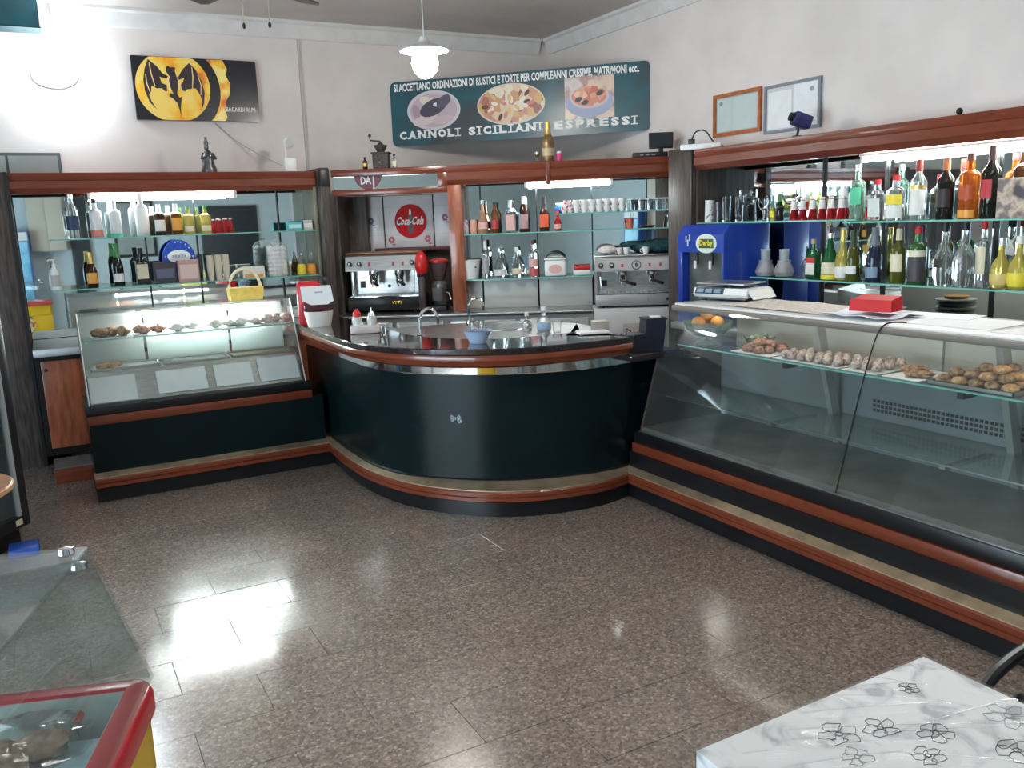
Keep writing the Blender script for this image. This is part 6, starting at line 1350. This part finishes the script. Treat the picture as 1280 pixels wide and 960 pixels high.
# printed logo on the far side, seen in the mirror (text reads from the far side)
ff = F((-0.05,-0.0195,0.40),(-1,0,0))
obj('logo_disc', slab(ff, oval(0.42,0.17,0.19,0.14,36), 0.0, 0.001), plain('logo_pale',(0.80,0.72,0.42)), CH)
for a0 in (0.6, 0.6+math.pi): obj('logo_arc', B().tube([ff.p(0.42+0.20*math.cos(a0+0.1*i),0.17+0.15*math.sin(a0+0.1*i),0.002) for i in range(20)],0.010,6), plain('logo_navy',(0.03,0.05,0.16)), CH)
obj('logo_script', scribble(B(),ff,0.22,0.60,0.17,0.10,0.004,5,0.010), plain('logo_red',(0.60,0.03,0.03)), CH)
Mch = Matrix.Translation((0.115,1.845,0)) @ Matrix.Rotation(-math.radians(19),4,'Z')
def inch(x, y, z): return tuple(Mch @ Vector((x,y,z)))
o = obj('blue_tray', B().box(-0.34,0.34,-0.215,0.215,0,0.012,bev=0.004), mat('tray_lightblue',(0.50,0.68,0.78),0.35,var=0.08,scale=6)); o.location = inch(-0.415,-0.285,0.8005); o.rotation_euler = (0,0,-math.radians(19))
tag(o,'light blue tray lying inside the ice cream chest','tray')
WRAP = mat('wrapper_brown',(0.30,0.20,0.14),0.25,var=0.4,scale=30,bump=0.4,coat=0.5)
for k, (x, y) in enumerate(((-0.20,-0.125),(-0.28,-0.15),(-0.235,-0.205))):
    o = obj('wrapped_snack', B().ell((0,0,0.028),(0.055,0.040,0.028),16,9,0.22), WRAP); o.location = inch(x,y,0.8125); o.rotation_euler = (0,0,0.6*k)
    tag(o,'brown pastry in shiny clear wrap on the blue tray','pastry','wrapped pastries in the chest')
o = obj('clear_wrap', B().ell((0,0,0.042),(0.13,0.10,0.045),20,10,0.4), pane('cello',(0.98,0.985,0.985),0.05,veil=0.02)); o.location = inch(-0.235,-0.155,0.8125)
tag(o,'crinkled clear cellophane over the wrapped pastries','cellophane')

# ------------------------------------------------------------------ glass door fridge, far left
FR = thing('drinks_fridge','tall drinks fridge with black framed glass door at left edge','fridge',(-0.235,5.78,0),math.radians(-127.4))
# local x runs along the door towards the viewer's left, local y points into the cabinet (away from the door face)
FRw, FRd, FRh = 0.62, 0.60, 1.92
FRloc = WM[FR]
obj('cabinet', B().box(0.0,FRw,-FRd,-0.05,0.10,FRh,bev=0.006), mat('fridge_cabinet',(0.05,0.05,0.055),0.4), FR)
bp = obj('side_poster', B().box(-0.004,0.0,-FRd+0.04,-0.07,0.18,1.70), mat('poster_blue',(0.015,0.16,0.50),0.3,col2=(0.25,0.60,0.80),scale=3,ramp=(0.4,0.7)), FR, label='bright blue side poster')
for x0, x1, z0, z1 in ((0,0.055,0.12,FRh),(FRw-0.055,FRw,0.12,FRh),(0.055,FRw-0.055,0.12,0.19),(0.055,FRw-0.055,FRh-0.16,FRh)):
    obj('door_frame', B().box(x0,x1,-0.05,0.0,z0,z1,bev=0.004), BLKPL, FR)
obj('inner_seal', B().box(0.058,0.078,-0.035,-0.004,0.19,FRh-0.16), mat('seal_grey',(0.36,0.38,0.38),0.4), FR)
obj('door_glass', B().box(0.055,FRw-0.055,-0.03,-0.022,0.19,FRh-0.16), pane('fridge_glass',(0.72,0.80,0.82),veil=0.06,veilcol=(0.4,0.5,0.52)), FR)
obj('door_sticker', B().box(0.065,0.12,-0.0005,0.001,0.14,0.175), plain('sticker_cream',(0.7,0.66,0.45)), FR)
obj('plinth', B().box(0.03,FRw-0.03,-FRd+0.04,-0.06,0.0,0.10), BLKPL, FR)
tag(obj('blue_crate', B().box(-0.36,-0.20,5.50,5.66,0.0,0.055,bev=0.008), mat('crate_blue',(0.02,0.07,0.35),0.4,var=0.2)),'small blue plastic block on floor by the fridge','block')
# ------------------------------------------------------------------ round wooden table at left edge
t = thing('round_table','round brown wooden table at the left edge','table',(-0.56,4.36,0))
obj('table_top', B().lathe([(0,0.72),(0.32,0.72),(0.335,0.725),(0.335,0.745),(0.33,0.75),(0,0.75)],48), mat('table_wood',(0.34,0.16,0.08),0.35,var=0.25,scale=6,stretch=(1,8,1)), t)
obj('edge_band', B().lathe([(0.334,0.722),(0.340,0.726),(0.340,0.744),(0.334,0.748)],48), mat('edge_orange',(0.62,0.34,0.16),0.3), t)
obj('column', B().lathe([(0.035,0.02),(0.035,0.72)],18), BLKPL, t); obj('base', B().lathe([(0,0),(0.22,0),(0.21,0.015),(0.05,0.035),(0,0.035)],28), BLKPL, t)

# ------------------------------------------------------------------ table with plastic cover and chair, front right
TB = thing('dining_table','square table covered with clear plastic over marbled cloth','table',(1.40,0.86,0))
TX0, TX1, TY0, TY1, TZ = 1.045, 1.752, 0.50, 1.212, 0.752
obj('table_top', B().box(TX0+0.006,TX1-0.006,TY0+0.006,TY1-0.006,TZ-0.035,TZ-0.004), CREAM, TB, True)
for x in (TX0+0.05,TX1-0.09):
    for y in (TY0+0.05,TY1-0.09): obj('leg', B().box(x,x+0.04,y,y+0.04,0,TZ-0.035), BLKPL, TB, True)
def marble():
    m, nt, p = _nt('marbled_cloth'); g = nt.nodes.new('ShaderNodeNewGeometry')
    n1 = nt.nodes.new('ShaderNodeTexNoise'); n1.inputs['Scale'].default_value = 9; n1.inputs['Detail'].default_value = 6; n1.inputs['Distortion'].default_value = 1.2
    r1 = nt.nodes.new('ShaderNodeValToRGB'); e = r1.color_ramp.elements
    e[0].position = 0.36; e[0].color = (0.46,0.47,0.49,1); e[1].position = 0.52; e[1].color = (0.85,0.86,0.87,1)
    x = e.new(0.44); x.color = (0.72,0.73,0.75,1)
    nt.links.new(g.outputs['Position'], n1.inputs['Vector']); nt.links.new(n1.outputs['Fac'], r1.inputs[0]); nt.links.new(r1.outputs[0], p.inputs['Base Color'])
    p.inputs['Roughness'].default_value = 0.45
    return m
cl = thing('tablecloth','white marbled tablecloth with sketchy grey flowers on the table','tablecloth',(1.40,0.86,TZ-0.004))
obj('cloth', B().box(TX0,TX1,TY0,TY1,TZ-0.004,TZ,bev=0.001,seg=1).box(TX0,TX0+0.002,TY0,TY1,TZ-0.16,TZ-0.003).box(TX0,TX1,TY1-0.002,TY1,TZ-0.05,TZ-0.003).box(TX1-0.002,TX1,TY0,TY1,TZ-0.05,TZ-0.003), marble(), cl, True)
INK = plain('ink_grey',(0.10,0.10,0.11)); INKL = plain('ink_light',(0.42,0.42,0.43))
rn = random.Random(21)
def flower(cx, cy, R, m, n=5):
    b = B()
    for k in range(n):
        a = k*2*math.pi/n+rn.random()*0.3; px, py = cx+R*0.55*math.cos(a), cy+R*0.55*math.sin(a)
        pts = [(px+R*0.42*(0.55+0.9*rn.random())*math.cos(q), py+R*0.30*(0.55+0.9*rn.random())*math.sin(q), TZ+0.0008) for q in [2*math.pi*i/9 for i in range(9)]]
        b.tube(pts,0.0008,4,closed=True)
    b.tube([(cx+R*0.16*math.cos(q),cy+R*0.16*math.sin(q),TZ+0.0008) for q in [2*math.pi*i/8 for i in range(8)]],0.0012,4,closed=True)
    return obj('flower_print', b, m, cl, True)
for cx, cy, R, m in ((1.60,1.14,0.026,INK),(1.33,1.10,0.045,INK),(1.42,1.07,0.040,INK),(1.30,1.03,0.035,INKL),(1.50,1.00,0.040,INK),(1.42,0.96,0.035,INK),(1.17,1.00,0.035,INK),(1.68,0.96,0.05,INKL),(1.24,0.90,0.05,INK),(1.58,0.88,0.045,INK),(1.40,0.82,0.05,INK),(1.12,0.84,0.04,INKL)): flower(cx,cy,R,m)
# clear plastic with creases
pb = B(); nx, ny = 40, 40; rows = []
def crease(x, y):
    z = 0.0
    for (ax, ay, bx_, by_, w, hgt) in ((1.20,1.14,1.75,0.86,0.009,0.013),(1.22,1.17,1.70,0.90,0.008,0.010),(1.30,1.19,1.62,1.04,0.008,0.011),(1.42,1.20,1.56,1.10,0.007,0.009),(1.48,1.205,1.64,1.12,0.007,0.009),(1.55,1.21,1.60,1.15,0.007,0.009),(1.12,1.08,1.40,0.98,0.007,0.008),(1.5,1.02,1.75,0.98,0.007,0.008),(1.15,0.9,1.6,0.7,0.006,0.006),(1.35,1.0,1.55,0.84,0.007,0.008),(1.10,1.15,1.22,1.09,0.007,0.008)):
        d = Vector((bx_-ax,by_-ay)); L = d.length; d /= L; q = Vector((x-ax,y-ay)); tt = q.dot(d)
        if 0 < tt < L: z += hgt*math.exp(-((q.x*d.y-q.y*d.x)/w)**2)*math.sin(math.pi*tt/L)
    return z
nx = ny = 190
top = [[pb.bm.verts.new((TX0-0.002+(TX1-TX0+0.004)*i/nx, TY0-0.002+(TY1-TY0+0.004)*j/ny, TZ+0.0035+crease(TX0+(TX1-TX0)*i/nx,TY0+(TY1-TY0)*j/ny))) for j in range(ny+1)] for i in range(nx+1)]
for i in range(nx):
    for j in range(ny): pb.bm.faces.new([top[i][j],top[i+1][j],top[i+1][j+1],top[i][j+1]])
tag(obj('plastic_cover', pb, pane('plastic_sheet',(0.97,0.98,0.98),0.04,1.5,veil=0.03)),'creased clear plastic sheet spread over the marbled tablecloth','plastic sheet')
t = thing('arm_chair','black tubular armchair behind the plastic covered table','chair',(2.12,0.92,0),math.radians(10))
obj('seat', B().box(-0.22,0.22,-0.22,0.22,0.43,0.465,bev=0.012), BLKPL, t)
for sy in (-1, 1):
    y = 0.25*sy
    obj('arm', B().tube(spline([(-0.23,y,0.44),(-0.26,y,0.55),(-0.24,y,0.65),(-0.15,y,0.69),(0.05,y,0.685),(0.22,y,0.67)],6),0.017,10), BLKPL, t)
    obj('leg', B().tube([(-0.22,y*0.9,0.44),(-0.25,y,0.0)],0.015,8), BLKPL, t); obj('leg', B().tube([(0.20,y*0.9,0.44),(0.26,y,0.0)],0.015,8), BLKPL, t)
    obj('back_post', B().tube([(0.20,y*0.85,0.44),(0.24,y*0.95,0.67),(0.27,y*0.9,0.86)],0.015,8), BLKPL, t)
obj('backrest', B().prism([(0.235,-0.22,0.60),(0.26,-0.22,0.60),(0.285,-0.22,0.86),(0.262,-0.22,0.86)],(0,0.44,0)), BLKPL, t)
obj('arm_brace', B().tube(spline([(-0.23,0.25,0.46),(-0.10,0.25,0.50),(0.0,0.25,0.56),(0.10,0.25,0.50),(0.2,0.25,0.46)],5),0.012,8), BLKPL, t)
bpy.context.view_layer.update()
